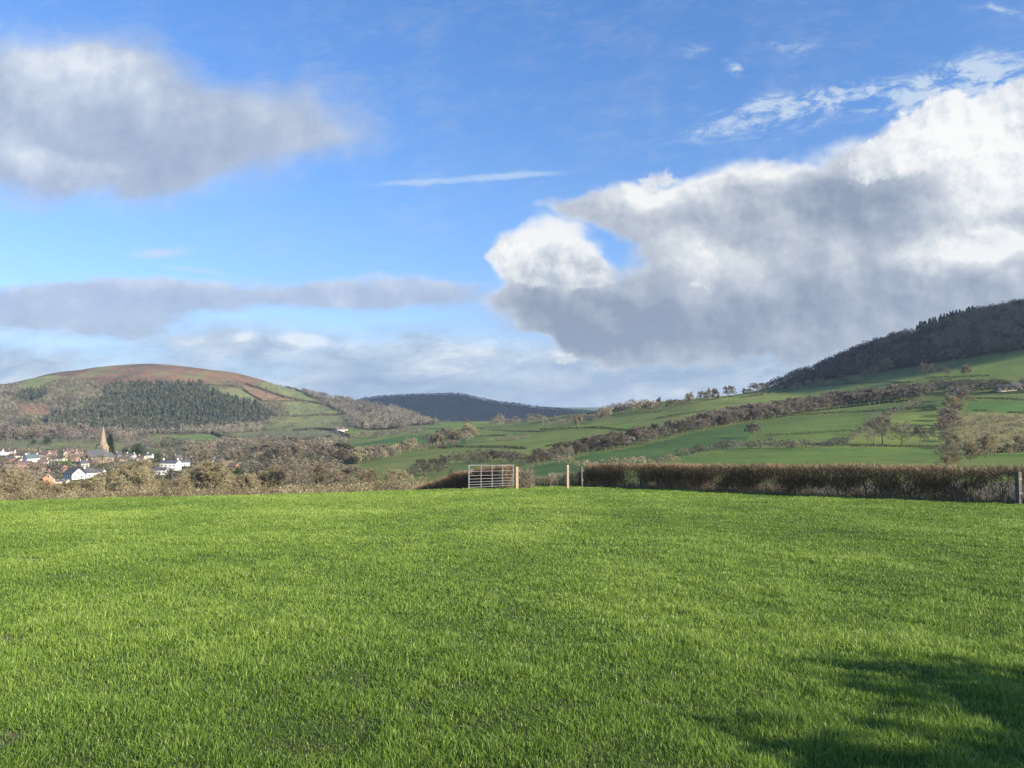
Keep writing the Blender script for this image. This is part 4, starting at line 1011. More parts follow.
def church(px, py):
    p = hit(px, py); root = empty('church', p, R(75)); tag(root, 'sandstone church with slate roofs and a tall pointed spire', 'church')
    def gabled(x0, x1, y0, y1, hw, hr, wn, rn):
        yc = (y0 + y1) / 2; m = MB()
        m.add([(x0, y0, -3), (x1, y0, -3), (x1, y1, -3), (x0, y1, -3), (x0, y0, hw), (x1, y0, hw), (x1, y1, hw), (x0, y1, hw), (x0, yc, hw + hr), (x1, yc, hw + hr)],
              [(0, 1, 5, 4), (2, 3, 7, 6), (1, 2, 6, 9, 5), (3, 0, 4, 8, 7)])
        w_ = m.build(wn, M['stone'], root); r = MB(); k = hr / ((y1 - y0) / 2)
        for s, ye in ((-1, y0), (1, y1)):
            a = [(x0 + .25, ye + s * .3, hw - .3 * k + .03), (x1 - .25, ye + s * .3, hw - .3 * k + .03), (x1 - .25, yc, hw + hr + .03), (x0 + .25, yc, hw + hr + .03)]
            r.add(a + [(q[0], q[1], q[2] + .22) for q in a], [(0, 1, 2, 3), (4, 5, 6, 7), (0, 1, 5, 4), (1, 2, 6, 5), (3, 0, 4, 7)])
        r.build(rn, M['slate'], root)
        cp = MB()
        for s, ye in ((-1, y0), (1, y1)):
            for xx in (x0 - .15, x1 - .25):
                cp.add([(xx, ye + s * .3, hw - .2 * k), (xx + .4, ye + s * .3, hw - .2 * k), (xx + .4, yc, hw + hr + .35), (xx, yc, hw + hr + .35), (xx, ye + s * .3, hw + .3), (xx + .4, ye + s * .3, hw + .3), (xx + .4, yc, hw + hr + .75), (xx, yc, hw + hr + .75)],
                       [(4, 5, 6, 7), (0, 1, 5, 4), (0, 4, 7, 3), (1, 2, 6, 5)])
        cp.build('coping', M['stone'], w_)
    gabled(-14, 9, -6, 6, 6.5, 7.5, 'nave_wall', 'nave_roof')
    gabled(9.1, 19, -4, 4, 5.5, 5.0, 'chancel_wall', 'chancel_roof')
    gabled(-12, 6, 6.1, 11, 4.4, 2.0, 'aisle_wall', 'aisle_roof')
    def lancet(M4, w, h_, parent):
        q = MB(); pts = [(-w / 2, 0), (w / 2, 0), (w / 2, h_ * .65), (w * .3, h_ * .85), (0, h_), (-w * .3, h_ * .85), (-w / 2, h_ * .65)]
        vs = [M4 @ Vector((a, -.06, b_)) for a, b_ in pts] + [M4 @ Vector((a, .05, b_)) for a, b_ in pts]
        q.add(vs, [tuple(range(7))] + [(i, (i + 1) % 7, 7 + (i + 1) % 7, 7 + i) for i in range(7)]); q.build('window', M['pane'], parent)
    for k in range(6): lancet(Matrix.Translation((-12 + k * 3.4, -6, 1.6)), 1.0, 3.6, root)
    for k in range(2): lancet(Matrix.Translation((11.5 + k * 3.6, -4, 1.6)), .9, 3.0, root)
    lancet(Matrix.Translation((-14, 0, 3.2)) @ Matrix.Rotation(R(-90), 4, 'Z'), 3.4, 6.2, root)
    lancet(Matrix.Translation((-14, -3.6, 2.2)) @ Matrix.Rotation(R(-90), 4, 'Z'), 1.2, 4.0, root)
    lancet(Matrix.Translation((-14, 3.6, 2.2)) @ Matrix.Rotation(R(-90), 4, 'Z'), 1.2, 4.0, root)
    pr = MB(); pr.add([(-10.5, -9.5, -2), (-7, -9.5, -2), (-7, -6.02, -2), (-10.5, -6.02, -2), (-10.5, -9.5, 3), (-7, -9.5, 3), (-7, -6.02, 3), (-10.5, -6.02, 3), (-8.75, -9.5, 5), (-8.75, -6.02, 5)],
                      [(0, 1, 5, 8, 4), (1, 2, 6, 5), (3, 0, 4, 7), (5, 6, 9, 8), (4, 8, 9, 7)]); pr.build('porch', M['stone'], root)
    for k in range(7):
        b_ = MB(); b_.box(-13.9 + k * 3.5, -13.2 + k * 3.5, -7.1, -6.01, -2, 4.6); b_.build('buttress', M['stone'], root)
    # tower with broach spire
    tx, ty, hw = 16.0, 8.1, 4.0; t = MB(); t.box(tx - hw, tx + hw, ty - hw, ty + hw, -3, 15.5)
    for sx in (-1, 1):
        for sy in (-1, 1): t.box(*sorted((tx + sx * (hw - .6), tx + sx * (hw + .7))), *sorted((ty + sy * (hw + .01), ty + sy * (hw + .8))), -3, 10)
    tw = t.build('tower', M['stone'], root)
    c_ = MB(); c_.box(tx - hw - .25, tx + hw + .25, ty - hw - .25, ty + hw + .25, 15.5, 15.9); c_.build('cornice', M['stone'], tw)
    for a in range(4):
        R4 = Matrix.Translation((tx, ty, 0)) @ Matrix.Rotation(R(90 * a), 4, 'Z')
        for s in (-1.1, 1.1): lancet(R4 @ Matrix.Translation((s, -hw, 10.2)), 1.0, 4.0, tw)
    s = MB(); n = 8; apex = (tx, ty, 39.5); z0 = 15.9
    ring = [(tx + 4.15 / math.cos(R(22.5)) * math.cos(R(22.5 + 45 * k)), ty + 4.15 / math.cos(R(22.5)) * math.sin(R(22.5 + 45 * k)), z0) for k in range(n)]
    s.add(ring + [apex], [(k, (k + 1) % n, n) for k in range(n)])
    for sx in (-1, 1):
        for sy in (-1, 1):
            s.add([(tx + sx * 4.15, ty + sy * 4.15, z0), (tx + sx * 4.15, ty + sy * 1.72, z0), (tx + sx * 1.72, ty + sy * 4.15, z0), (tx + sx * 2.2, ty + sy * 2.2, z0 + 6.5)], [(0, 1, 3), (0, 2, 3)])
    sp = s.build('spire', M['stone'], root)
    for a in range(4):
        R4 = Matrix.Translation((tx, ty, 0)) @ Matrix.Rotation(R(90 * a), 4, 'Z') @ Matrix.Translation((0, -3.35, 18.2))
        q = MB(); vs = [R4 @ Vector(v) for v in [(-.8, -.5, 0), (.8, -.5, 0), (.8, -.5, 2.2), (0, -.5, 3.6), (-.8, -.5, 2.2), (-.8, 1.2, 0), (.8, 1.2, 0), (.8, 1.2, 2.2), (0, 1.4, 3.6), (-.8, 1.2, 2.2)]]
        q.add(vs, [(0, 1, 2, 3, 4), (1, 6, 7, 2), (0, 4, 9, 5), (2, 7, 8, 3), (4, 3, 8, 9)]); q.build('dormer', M['stone'], sp)
    f = MB(); f.tube((tx, ty, 39), (tx, ty, 41.4), .09, .05, 6); f.box(tx - .5, tx + .5, ty - .05, ty + .05, 40.5, 40.65); f.build('cross', M['post_old'], sp)
church(98.6, 463)
# mast on the hill
p = skyhit(64, 6, 9); p = Vector(((64 - 512) / F * (p.y - 60), p.y - 60, zat((64 - 512) / F * (p.y - 60), p.y - 60)))
mb = MB(); mr = empty('mast', p); tag(mr, 'thin grey mast on the left skyline of the red-topped hill', 'mast')
mb.tube((0, 0, -1), (0, 0, 46), .7, .3, 6); mb.build('pole', M['galv'], mr)
mb = MB()
for k in range(3): mb.tube((0, 0, 40), (18 * math.cos(k * 2.09), 18 * math.sin(k * 2.09), -2), .05, .05, 4)
mb.build('guy_wire', M['wire'], mr)
# wrapped bales on the slope just beyond the brow
for i, (x, dd_, lab) in enumerate([(328.3, 246, 'white wrapped bale just beyond the field brow, left one of two'), (336, 262, 'smaller white wrapped bale just beyond the field brow, right one of two')]):
    ci = int(round(float(np.interp(x, cols, np.arange(NC))))); z = float(np.interp(dd_, TD[:, ci], TZ[:, ci])); top = -(490.3 - HZ) / F * dd_
    r = empty('wrapped_bale', ((x - 512) / F * dd_, dd_, z), R(12)); tag(r, lab, 'bale'); hh = max(1.3, top - z)
    q = MB(); l_ = 1.0 - .25 * i
    for k in range(5):
        x0, x1 = -l_ + 2 * l_ * k / 5, -l_ + 2 * l_ * (k + 1) / 5
        q.tube((x0, 0, hh / 2), (x1 - .02, 0, hh / 2), hh / 2 * (1 if k % 2 else .97), None, 18)
    q.build('wrapping', M['sheep'], r, True)

# ------------------------------------------------------------------ near hedges, gate and posts
def near_hedge(name, path, ht, width, label, seed, stems=60, leaves=600, leafscale=1.0, zf=None, gaps=True, greens=.3, step=0):
    """path in metres on the ground; trimmed hawthorn and hazel: stems, fine twigs, old leaves"""
    rnd = random.Random(seed); nr = np.random.default_rng(seed)
    zf = zf or (lambda x, y: float(field_z(x, y)))
    P = [Vector((x, y, 0)) for x, y in path]; Ls = [0]
    for a, b_ in zip(P[:-1], P[1:]): Ls.append(Ls[-1] + (b_ - a).length)
    tot = Ls[-1]
    def at_(s):
        i = min(max(np.searchsorted(Ls, s) - 1, 0), len(P) - 2); d = (P[i + 1] - P[i]); t = (s - Ls[i]) / max(d.length, 1e-6)
        return P[i] + d * t, d.normalized()
    o0, _ = at_(tot / 2); o0.z = zf(o0.x, o0.y)
    root = empty(name, o0); tag(root, label, 'hedge')
    sb = MB(); n = int(tot * 2.6)
    for k in range(n):
        s = rnd.uniform(0, tot); p, d = at_(s); sd = Vector((-d.y, d.x, 0)); p = p + sd * rnd.uniform(-.22, .22); p.z = zf(p.x, p.y) - .05; p -= o0
        r = rnd.choice([.012, .015, .02, .03, .05]); top = ht * rnd.uniform(.55, .95); q = p; dv = Vector((rnd.uniform(-.35, .35), rnd.uniform(-.35, .35), 1)).normalized()
        if rnd.random() < .25: dv = (d * rnd.choice((-1, 1)) * rnd.uniform(.6, 1.6) + Vector((0, 0, .7))).normalized()
        for j in range(3):
            e = q + dv * top / 3; sb.tube(q, e, r * (1 - .25 * j), r * (1 - .25 * (j + 1)), 5, False); q = e
            dv = (dv + Vector((rnd.uniform(-.3, .3), rnd.uniform(-.3, .3), .15))).normalized()
    sb.build('stems', M['bark'], root)['kind'] = 'stuff'
    # fine twigs
    N = int(tot * 1900); s = nr.uniform(0, tot, N)
    idx_ = np.clip(np.searchsorted(Ls, s) - 1, 0, len(P) - 2); A = np.array([tuple(p) for p in P]); Dr = A[idx_ + 1] - A[idx_]; ln = np.linalg.norm(Dr, axis=1)[:, None]; Dr = Dr / ln
    pos = A[idx_] + Dr * (s - np.array(Ls)[idx_])[:, None]; sd = np.stack([-Dr[:, 1], Dr[:, 0], 0 * s], 1)
    zn = nr.random(N) ** .80        # more growth towards the clipped top
    lat = nr.uniform(-1, 1, N) * width / 2 * (.55 + .45 * zn)
    vis = fbm(s * 1.4 + seed, zn * 2.2, seed, 3)
    keep = np.ones(N, bool)
    if gaps: keep = (zn > .72) | (vis > .36 + .05 * (zn < .3)) | (nr.random(N) < .30)
    topn = ht * (1 + .06 * (fbm(s * .9, s * 0, seed + 3, 3) - .5) * 2)
    zg = field_z(pos[:, 0], pos[:, 1]) if zf(0, 30) == float(field_z(0, 30)) else np.array([zf(x, y) for x, y in pos[:, :2]])
    base = pos + sd * lat[:, None]; base[:, 2] = zg + zn * (topn - .10)
    dirv = nr.normal(0, 1, (N, 3)); dirv[:, 2] = np.abs(dirv[:, 2]) * 1.3 + .5; dirv /= np.linalg.norm(dirv, axis=1)[:, None]
    L_ = nr.uniform(.10, .38, N) * (1 + .6 * (zn < .5)); tip = base + dirv * L_[:, None]
    over = tip[:, 2] - (zg + topn); tip[:, 2] -= np.where((over > 0) & (nr.random(N) > .05), over * nr.uniform(.55, 1, N), 0)
    wv = nr.normal(0, 1, (N, 3)); wv = np.cross(wv, dirv); wv /= np.linalg.norm(wv, axis=1)[:, None]; wv *= nr.uniform(.004, .009, N)[:, None]
    Vt = np.stack([base - wv, base + wv, tip + wv * .5, tip - wv * .5], 1)[keep]; tz = zn[keep]
    ti = np.clip(nr.normal(.42, .2, len(Vt)) + .18 * (tz > .9) + .3 * (fbm(s[keep] * .8, tz * 3, seed + 9, 3) - .5), 0, 1)  # topmost twigs tinted paler: the sunlit hedge top is put into the colour
    o = mesh_arrays('twigs', Vt.reshape(-1, 3) - np.array(o0), np.arange(len(Vt) * 4).reshape(-1, 4), M['hedge'], parent=root, tint=np.repeat(ti, 4))
    # dead grass and bramble stems standing in the hedge bottom
    N = int(tot * 420); s_ = nr.uniform(0, tot, N); i_ = np.clip(np.searchsorted(Ls, s_) - 1, 0, len(P) - 2); D_ = A[i_ + 1] - A[i_]; D_ = D_ / np.linalg.norm(D_, axis=1)[:, None]
    q = A[i_] + D_ * (s_ - np.array(Ls)[i_])[:, None] + np.stack([-D_[:, 1], D_[:, 0], 0 * s_], 1) * nr.uniform(-1, 1, N)[:, None] * width * .55
    q[:, 2] = field_z(q[:, 0], q[:, 1]) if zf(0, 30) == float(field_z(0, 30)) else np.array([zf(x, y) for x, y in q[:, :2]])
    hh_ = nr.uniform(.12, .30, N) + .65 * np.clip(fbm(s_ * .8, s_ * 0, seed + 40, 3) - .38, 0, 1) * nr.uniform(.3, 1.6, N)
    e = q + np.stack([nr.normal(0, .12, N), nr.normal(0, .12, N), hh_], 1); w_ = np.stack([nr.normal(0, .006, N), nr.normal(0, .006, N), 0 * N * s_], 1) + D_ * .004
    V_ = np.stack([q - w_, q + w_, e], 1)
    mesh_arrays('dead_grass', V_.reshape(-1, 3) - np.array(o0), np.arange(N * 3).reshape(-1, 3), M['straw'], parent=root, tint=np.repeat(nr.random(N), 3))
    # leaves: clusters
    N = int(tot * leaves * 1.3); s = nr.uniform(0, tot, N); idx_ = np.clip(np.searchsorted(Ls, s) - 1, 0, len(P) - 2); Dr = A[idx_ + 1] - A[idx_]; Dr = Dr / np.linalg.norm(Dr, axis=1)[:, None]
    pos = A[idx_] + Dr * (s - np.array(Ls)[idx_])[:, None]; sd = np.stack([-Dr[:, 1], Dr[:, 0], 0 * s], 1); zn = nr.random(N) ** .7
    cl = fbm(s * 1.1 + 50, zn * 2.5, seed + 20, 3); keep = (cl > .47) | (nr.random(N) < .10); keep &= (zn > .6) | (fbm(s * 1.4 + seed, zn * 2.2, seed, 3) > .45)
    s, zn, pos, sd = s[keep], zn[keep], pos[keep], sd[keep]; n = len(s)
    zg = field_z(pos[:, 0], pos[:, 1]) if zf(0, 30) == float(field_z(0, 30)) else np.array([zf(x, y) for x, y in pos[:, :2]])
    lat = nr.uniform(-1, 1, n) * width / 2
    c_ = pos + sd * lat[:, None]; c_[:, 2] = zg + zn * ht * .98
    sz = nr.uniform(.012, .03, n)[:, None] * leafscale
    u = nr.normal(0, 1, (n, 3)); u /= np.linalg.norm(u, axis=1)[:, None]; w = np.cross(u, nr.normal(0, 1, (n, 3))); w /= np.linalg.norm(w, axis=1)[:, None]
    Vt = np.stack([c_ - u * sz, c_ + w * sz * .7, c_ + u * sz, c_ - w * sz * .7], 1)
    gsp = fbm(s * .45 + 9, s * 0 + 2, seed + 31, 2); ti = np.where(gsp > 1 - greens - .25, nr.uniform(0, .45, n), nr.uniform(.4, 1, n))
    mesh_arrays('leaves', Vt.reshape(-1, 3) - np.array(o0), np.arange(n * 4).reshape(-1, 4), M['hedge_leaf'], parent=root, tint=np.repeat(ti, 4))
    return root
def gp(px, py):         # ground point of the near field on a bearing and row
    y = 1.6 / ((py - HZ) / F - .053); return ((px - 512) / F * y, y)
HP = [gp(587, 486.3), gp(654, 488.2), gp(724, 491.5), gp(800, 495.2), gp(900, 499.0), gp(1024, 503), gp(1120, 506)]
near_hedge('hedge', HP, 1.42, .95, 'long clipped brown hedge with bare gaps along the far right side of the field', 71, leaves=900)
lowp = [((512 - 512) / F * 45.5, 45.5), ((466 - 512) / F * 49, 49), ((434 - 512) / F * 60, 60), ((405 - 512) / F * 72, 72), ((380 - 512) / F * 88, 88), ((355 - 512) / F * 105, 105), ((330 - 512) / F * 125, 125)]
def zlow(x, y):
    a = float(field_z(x, y)); b_ = zat(x, y) if y > 48 else -99
    return max(a, b_)
near_hedge('hedge', lowp, 1.38, 1.1, 'low brown clipped hedge dropping away downhill behind the metal gate', 72, leaves=500, zf=zlow, gaps=False, greens=.1)
def bush(name, x, y, ht, rx, n, label, mat, seed, lw=.008, lf=0, ry=None):
    nr = np.random.default_rng(seed); z0 = max(float(field_z(x, y)), zat(x, y) if y > 48 else -99); root = empty(name, (x, y, z0)); tag(root, label, 'bush')
    ry = ry or rx
    b0 = np.stack([nr.uniform(-1, 1, n) * rx * .7, nr.uniform(-1, 1, n) * ry * .7, nr.random(n) ** 1.2 * ht * .75], 1)
    d = nr.normal(0, 1, (n, 3)); d[:, 2] = np.abs(d[:, 2]) + .5; d[:, 0] += b0[:, 0] / rx; d /= np.linalg.norm(d, axis=1)[:, None]
    ln = nr.uniform(.15, .5, n)[:, None] * ht * .55; tip = b0 + d * ln; tip[:, 2] = np.minimum(tip[:, 2], ht * nr.uniform(.75, 1.05, n))
    w = np.cross(nr.normal(0, 1, (n, 3)), d); w /= np.linalg.norm(w, axis=1)[:, None]; w *= lw
    V_ = np.stack([b0 - w, b0 + w, tip], 1)
    mesh_arrays('twigs', V_.reshape(-1, 3), np.arange(n * 3).reshape(-1, 3), M[mat], parent=root, tint=np.repeat(nr.uniform(.2, 1, n), 3))
    s = MB()
    for k in range(9):
        a = k * .7; s.tube((0.1 * math.cos(a), .1 * math.sin(a), -.05), (rx * .6 * math.cos(a), ry * .6 * math.sin(a), ht * .7), .02, .008, 5, False)
    s.build('stem', M['bark'], root)
    return root
bush('bush', (524 - 512) / F * 44, 44, 1.35, .75, 2600, 'orange-brown leafless bush beside the gate post', 'twig_red', 81)
for i, (px, d, ht, rx, lab) in enumerate([(545, 48.5, .62, .9, 'low russet bramble left of the middle post in the gateway gap'), (558, 47.5, .8, .8, 'russet bramble just left of the lone pale post'), (575, 47.6, .85, .8, 'russet bramble between the lone pale post and the hedge'), (584, 47.2, 1.1, .5, 'brushy regrowth at the left end of the long hedge')]):
    bush('bramble', (px - 512) / F * d, d, ht + .25, rx, 1700, lab, 'twig_red', 90 + i)

def gate():
    a = Vector(((469 - 512) / F * 38.2, 38.2, 0)); b_ = Vector(((513.0 - 512) / F * 42.3, 42.3, 0)); a.z = float(field_z(a.x, a.y)) + .22; b_.z = float(field_z(b_.x, b_.y)) + .20
    root = empty('field_gate', b_); tag(root, 'galvanised seven-bar metal field gate standing open beside its wooden post', 'gate')
    d = a - b_; ln = d.length; H = 1.14
    def Pt(t, z): return Vector((d.x * t, d.y * t, d.z * t + z))
    zs = [.04, .17, .30, .45, .62, .84, H]
    for k, z in enumerate(zs):
        m = MB(); m.tube(Pt(0, z), Pt(1, z), .013 if k < 6 else .020, None, 8); m.build('bar', M['galv'], root)
    for k, t in enumerate((0, .255, .5, .745, 1)):
        m = MB(); m.tube(Pt(t, .0), Pt(t, H + (.02 if t in (0, 1) else 0)), .021 if t not in (0, 1) else .032, None, 8); m.build('upright', M['galv'], root)
    m = MB(); m.tube(Pt(0, .3), Pt(-.045, .3), .018, None, 6); m.tube(Pt(0, .95), Pt(-.045, .95), .018, None, 6); m.build('hinge', M['galv'], root)
    m = MB(); m.tube(Pt(1, .72), Pt(.93, .95), .015, None, 6); m.tube(Pt(1, .9), Pt(.93, .68), .015, None, 6); m.build('latch', M['galv'], root)
gate()
def post(px, d, h, w, mat, label, lean=0, cap=None, name='fence_post', top=None):
    x = (px - 512) / F * d; z = float(field_z(x, d)); root = empty(name, (x, d, z), R(20)); tag(root, label, 'post')
    m = MB(); w2 = w / 2
    vs = [(-w2, -w2, -.4), (w2, -w2, -.4), (w2, w2, -.4), (-w2, w2, -.4), (-w2 + lean, -w2, h), (w2 + lean, -w2, h), (w2 + lean, w2, h - .02), (-w2 + lean, w2, h - .02)]
    c_ = .015; vs += [(-w2 + c_ + lean, -w2 + c_, h + .02), (w2 - c_ + lean, -w2 + c_, h + .02), (w2 - c_ + lean, w2 - c_, h), (-w2 + c_ + lean, w2 - c_, h)]
    m.add(vs, [(0, 1, 5, 4), (1, 2, 6, 5), (2, 3, 7, 6), (3, 0, 4, 7), (4, 5, 9, 8), (5, 6, 10, 9), (6, 7, 11, 10), (7, 4, 8, 11), (8, 9, 10, 11)])
    m.build('shaft', M[mat], root)
    s = MB()
    for z_ in (h * .35, h * .8): s.box(-w2 - .01, w2 + .01, -w2 - .012, -w2 - .002, z_ - .02, z_ + .02)
    s.build('staple', M['galv'], root)
    if cap: s = MB(); s.box(-w2 - .012 + lean * .9, w2 + .012 + lean * .9, -w2 - .012, w2 + .012, h - .35, h + .025); s.build('pale_band', M[cap], root)
    return root
post(516.7, 42.3, 1.24, .15, 'post_new', 'pale new square gate post beside the metal gate')
post(567.3, 43.2, 1.34, .12, 'post_new', 'lone pale new post standing in the gap between gate and hedge')
post(582, 45.5, 1.22, .09, 'post_old', 'dark leaning post with a pale top at the left end of the long hedge', lean=-.06, cap='post_old')
post(1015.8, 27.9, 1.17, .15, 'post_old', 'weathered grey post in front of the long hedge near the right photo edge')

# a hedge and holly standing right of and behind the viewpoint: it throws the shade over the near corner
PS = leafy('holly_tree', 46, M['evergreen'], 5.2, 2.2, 12000, .19, zlo=.02)
def shade_tree(x, y, s, lab, wd=1.0):
    r = PS[0].copy(); COL.objects.link(r); r.location = (x, y, float(field_z(x, max(y, -30)))); r.scale = (s * wd, s * wd, s); r.rotation_euler = (0, 0, x)
    for k in PS[1]: c_ = k.copy(); COL.objects.link(c_); c_.parent = r
    tag(r, lab, 'tree')
SHADE = [(6.35 + .95 * k, .18 - .42 + .47 * k, (.53, .56, .51, .56, .52)[k], 'holly tree in the dense field side row, %s from the viewpoint' % ('nearest', 'second', 'third', 'fourth', 'farthest')[k]) for k in range(5)]
SHADE += [(5.35, -.62, .50, 'holly tree standing alone at the viewpoint end of the field side row')]
SHADE += [(7.3 + 1.3 * k, -.5 + .7 * k, .42, 'low holly tree behind the field side row, %s one from the viewpoint' % ('nearest', 'farthest')[k]) for k in range(2)]
for s_ in SHADE: shade_tree(*s_)

# ------------------------------------------------------------------ light, sky and air
SUN_EL, SUN_AZ = 22.0, 122.0            # azimuth clockwise from the view direction
az = R(SUN_AZ); el = R(SUN_EL)
sdir = Vector((math.sin(az) * math.cos(el), math.cos(az) * math.cos(el), math.sin(el)))
sun = bpy.data.lights.new('sun', 'SUN'); sun.energy = 5.0; sun.angle = R(.55); sun.color = (1.0, .90, .76)
so = bpy.data.objects.new('sun', sun); COL.objects.link(so); so.rotation_euler = sdir.to_track_quat('Z', 'Y').to_euler(); so.location = sdir * 50

def cloud(px_, py_, alt, across, along, thick, seed, label):  # unseen shadow caster, added out of view to darken a hill
    nr = np.random.default_rng(seed); sh = math.hypot(sdir.x, sdir.y); dx, dy = sdir.x / sh, sdir.y / sh
    cx, cy = px_ + dx * alt / math.tan(el), py_ + dy * alt / math.tan(el)
    V_ = []; T_ = []; off = 0; nu, nv = 40, 22
    for k in range(16):
        t = nr.uniform(-1, 1); q = nr.uniform(-1, 1) * math.sqrt(1 - t * t); r = (.30 + .3 * nr.random()) * (1.15 - .5 * abs(t))
        ox, oy = dx * along * t * .75 - dy * across * q * .6, dy * along * t * .75 + dx * across * q * .6
        a = np.linspace(0, 2 * np.pi, nu, endpoint=False); e = np.linspace(-np.pi / 2, np.pi / 2, nv); A_, E_ = np.meshgrid(a, e)
        n_ = 1 + .45 * (fbm(A_ * 2.2 + k * 5, E_ * 3 + k, seed, 4) - .5) * np.cos(E_)
        lx = np.cos(A_) * np.cos(E_) * along * r * n_; ly = np.sin(A_) * np.cos(E_) * across * r * 1.5 * n_; lz = np.where(E_ > 0, 1, .35) * np.sin(E_) * thick * (.6 + r) * n_
        P_ = np.stack([ox + dx * lx - dy * ly, oy + dy * lx + dx * ly, lz], -1).reshape(-1, 3)
        i = np.arange(nu * nv).reshape(nv, nu); j = np.roll(i, -1, 1)
        T_.append(np.stack([i[:-1], j[:-1], j[1:], i[1:]], -1).reshape(-1, 4) + off); V_.append(P_); off += len(P_)
    o = mesh_arrays('cloud', np.concatenate(V_), np.concatenate(T_), M['cloud'], smooth=True); o.location = (cx, cy, alt)
    tag(o, label, None, None, 'stuff')
M['cloud'] = mat_plain('shade_cloud', (.85, .86, .88), (.9, .9, .9), .001, 1.0)
cloud(-80, 5600, 2500, 950, 1900, 260, 3, 'unseen broad cloud added high to the right to shade the far blue hill')
cloud(560, 1215, 2400, 115, 520, 90, 4, 'unseen long cloud added high to the right, shaped to shade the hanging wood')
w = bpy.data.worlds.new('World'); C.world = w; w.use_nodes = True; nt = w.node_tree; nt.nodes.clear()
out = nt.nodes.new('ShaderNodeOutputWorld')
sky = nt.nodes.new('ShaderNodeTexSky'); sky.sky_type = 'NISHITA'; sky.sun_disc = False
sky.sun_elevation = el; sky.sun_rotation = az; sky.altitude = 100; sky.air_density = 1.0; sky.dust_density = .35; sky.ozone_density = 2.2
bg1 = nt.nodes.new('ShaderNodeBackground'); bg1.inputs[1].default_value = .125
SKYTINT = (0.46, 0.70, 0.98)
tc = nt.nodes.new('ShaderNodeTexCoord'); sp = nt.nodes.new('ShaderNodeSeparateXYZ'); L(nt, tc.outputs['Generated'], sp.inputs[0])
X, Y, Z = sp.outputs
L(nt, mixc(nt, sky.outputs[0], ramp(nt, Z, [(0.0, (.50, .52, .68)), (.12, (.50, .58, .78)), (.28, (.50, .66, .88)), (.50, SKYTINT)]), 1.0, 'MULTIPLY'), bg1.inputs[0])
ys = mth(nt, 'MAXIMUM', Y, .08)
# direction measured on the plane one unit in front: u to the right, v down, in hundreds of a 760-long focal unit
u = mth(nt, 'MULTIPLY_ADD', mth(nt, 'DIVIDE', X, ys), 7.6, 5.12)
v = mth(nt, 'MULTIPLY_ADD', mth(nt, 'DIVIDE', Z, ys), -7.6, 4.2)
cb = nt.nodes.new('ShaderNodeCombineXYZ'); L(nt, u, cb.inputs[0]); L(nt, v, cb.inputs[1]); Pv = cb.outputs[0]
def vmap(vec, loc=(0, 0), rot=0, sc=(1, 1), typ='TEXTURE'):
    mp = nt.nodes.new('ShaderNodeMapping'); mp.vector_type = typ; L(nt, vec, mp.inputs[0])
    mp.inputs['Location'].default_value = (loc[0], loc[1], 0); mp.inputs['Rotation'].default_value = (0, 0, R(rot)); mp.inputs['Scale'].default_value = (sc[0], sc[1], 1)
    return mp.outputs[0]
def blobs(vec, items, base=0.0):
    acc = base
    for (cx, cy, rx, ry, ang, s) in items:
        g = nt.nodes.new('ShaderNodeTexGradient'); g.gradient_type = 'SPHERICAL'
        L(nt, vmap(vec, (cx / 100, cy / 100), ang, (rx / 100, ry / 100)), g.inputs[0])
        acc = mth(nt, 'MULTIPLY_ADD', g.outputs[1], s, acc)
    return acc
def nz(vec, scale, det=6, rough=.55, dist=0.0, off=0.0, color=False):
    n = nt.nodes.new('ShaderNodeTexNoise'); n.noise_dimensions = '4D' if off else '3D'
    n.inputs['Scale'].default_value = scale; n.inputs['Detail'].default_value = det; n.inputs['Roughness'].default_value = rough; n.inputs['Distortion'].default_value = dist
    if off: n.inputs['W'].default_value = off
    L(nt, vec, n.inputs['Vector']); return n.outputs[1 if color else 0]
def vadd(a, b_, k):
    s1 = nt.nodes.new('ShaderNodeVectorMath'); s1.operation = 'SUBTRACT'; L(nt, b_, s1.inputs[0]); s1.inputs[1].default_value = (.5, .5, .5)
    s2 = nt.nodes.new('ShaderNodeVectorMath'); s2.operation = 'MULTIPLY_ADD'; L(nt, s1.outputs[0], s2.inputs[0]); s2.inputs[1].default_value = (k, k, 0); L(nt, a, s2.inputs[2])
    return s2.outputs[0]
def sstep(x, lo, hi):
    m_ = nt.nodes.new('ShaderNodeMapRange'); m_.interpolation_type = 'SMOOTHSTEP'; L(nt, x, m_.inputs[0]); m_.inputs[1].default_value = lo; m_.inputs[2].default_value = hi; return m_.outputs[0]
wp = vadd(Pv, nz(Pv, 1.3, 5, .6, color=True), .9)        # billowing edges
ws = vadd(Pv, nz(Pv, .8, 4, .55, color=True), .9)        # soft edges
# right-hand cumulus bank
CU = [(605, 226, 95, 24, 0, .75), (670, 244, 80, 30, 0, .8), (980, 185, 160, 95, 0, 1.3), (1040, 190, 170, 130, 0, 1.2), (860, 210, 190, 80, 0, 1.2), (740, 215, 160, 62, 0, 1.1), (650, 205, 110, 36, 0, 1.0), (585, 208, 60, 16, 0, .6),
      (880, 290, 260, 95, 0, 1.5), (700, 315, 180, 60, 8, 1.4), (570, 318, 110, 36, 14, 1.25), (520, 316, 72, 26, 14, 1.0), (620, 345, 90, 22, 4, .9), (980, 270, 200, 90, 0, 1.0), (548, 266, 74, 40, 6, 1.5), (512, 258, 34, 36, 0, .7), (760, 270, 120, 60, 0, .8), (790, 340, 130, 34, -8, .7)]
f1 = blobs(ws, CU)
n1 = nz(Pv, 1.7, 8, .6); f1 = mth(nt, 'MULTIPLY_ADD', mth(nt, 'SUBTRACT', n1, .5), .62, f1)
a1 = sstep(f1, .22, .78)
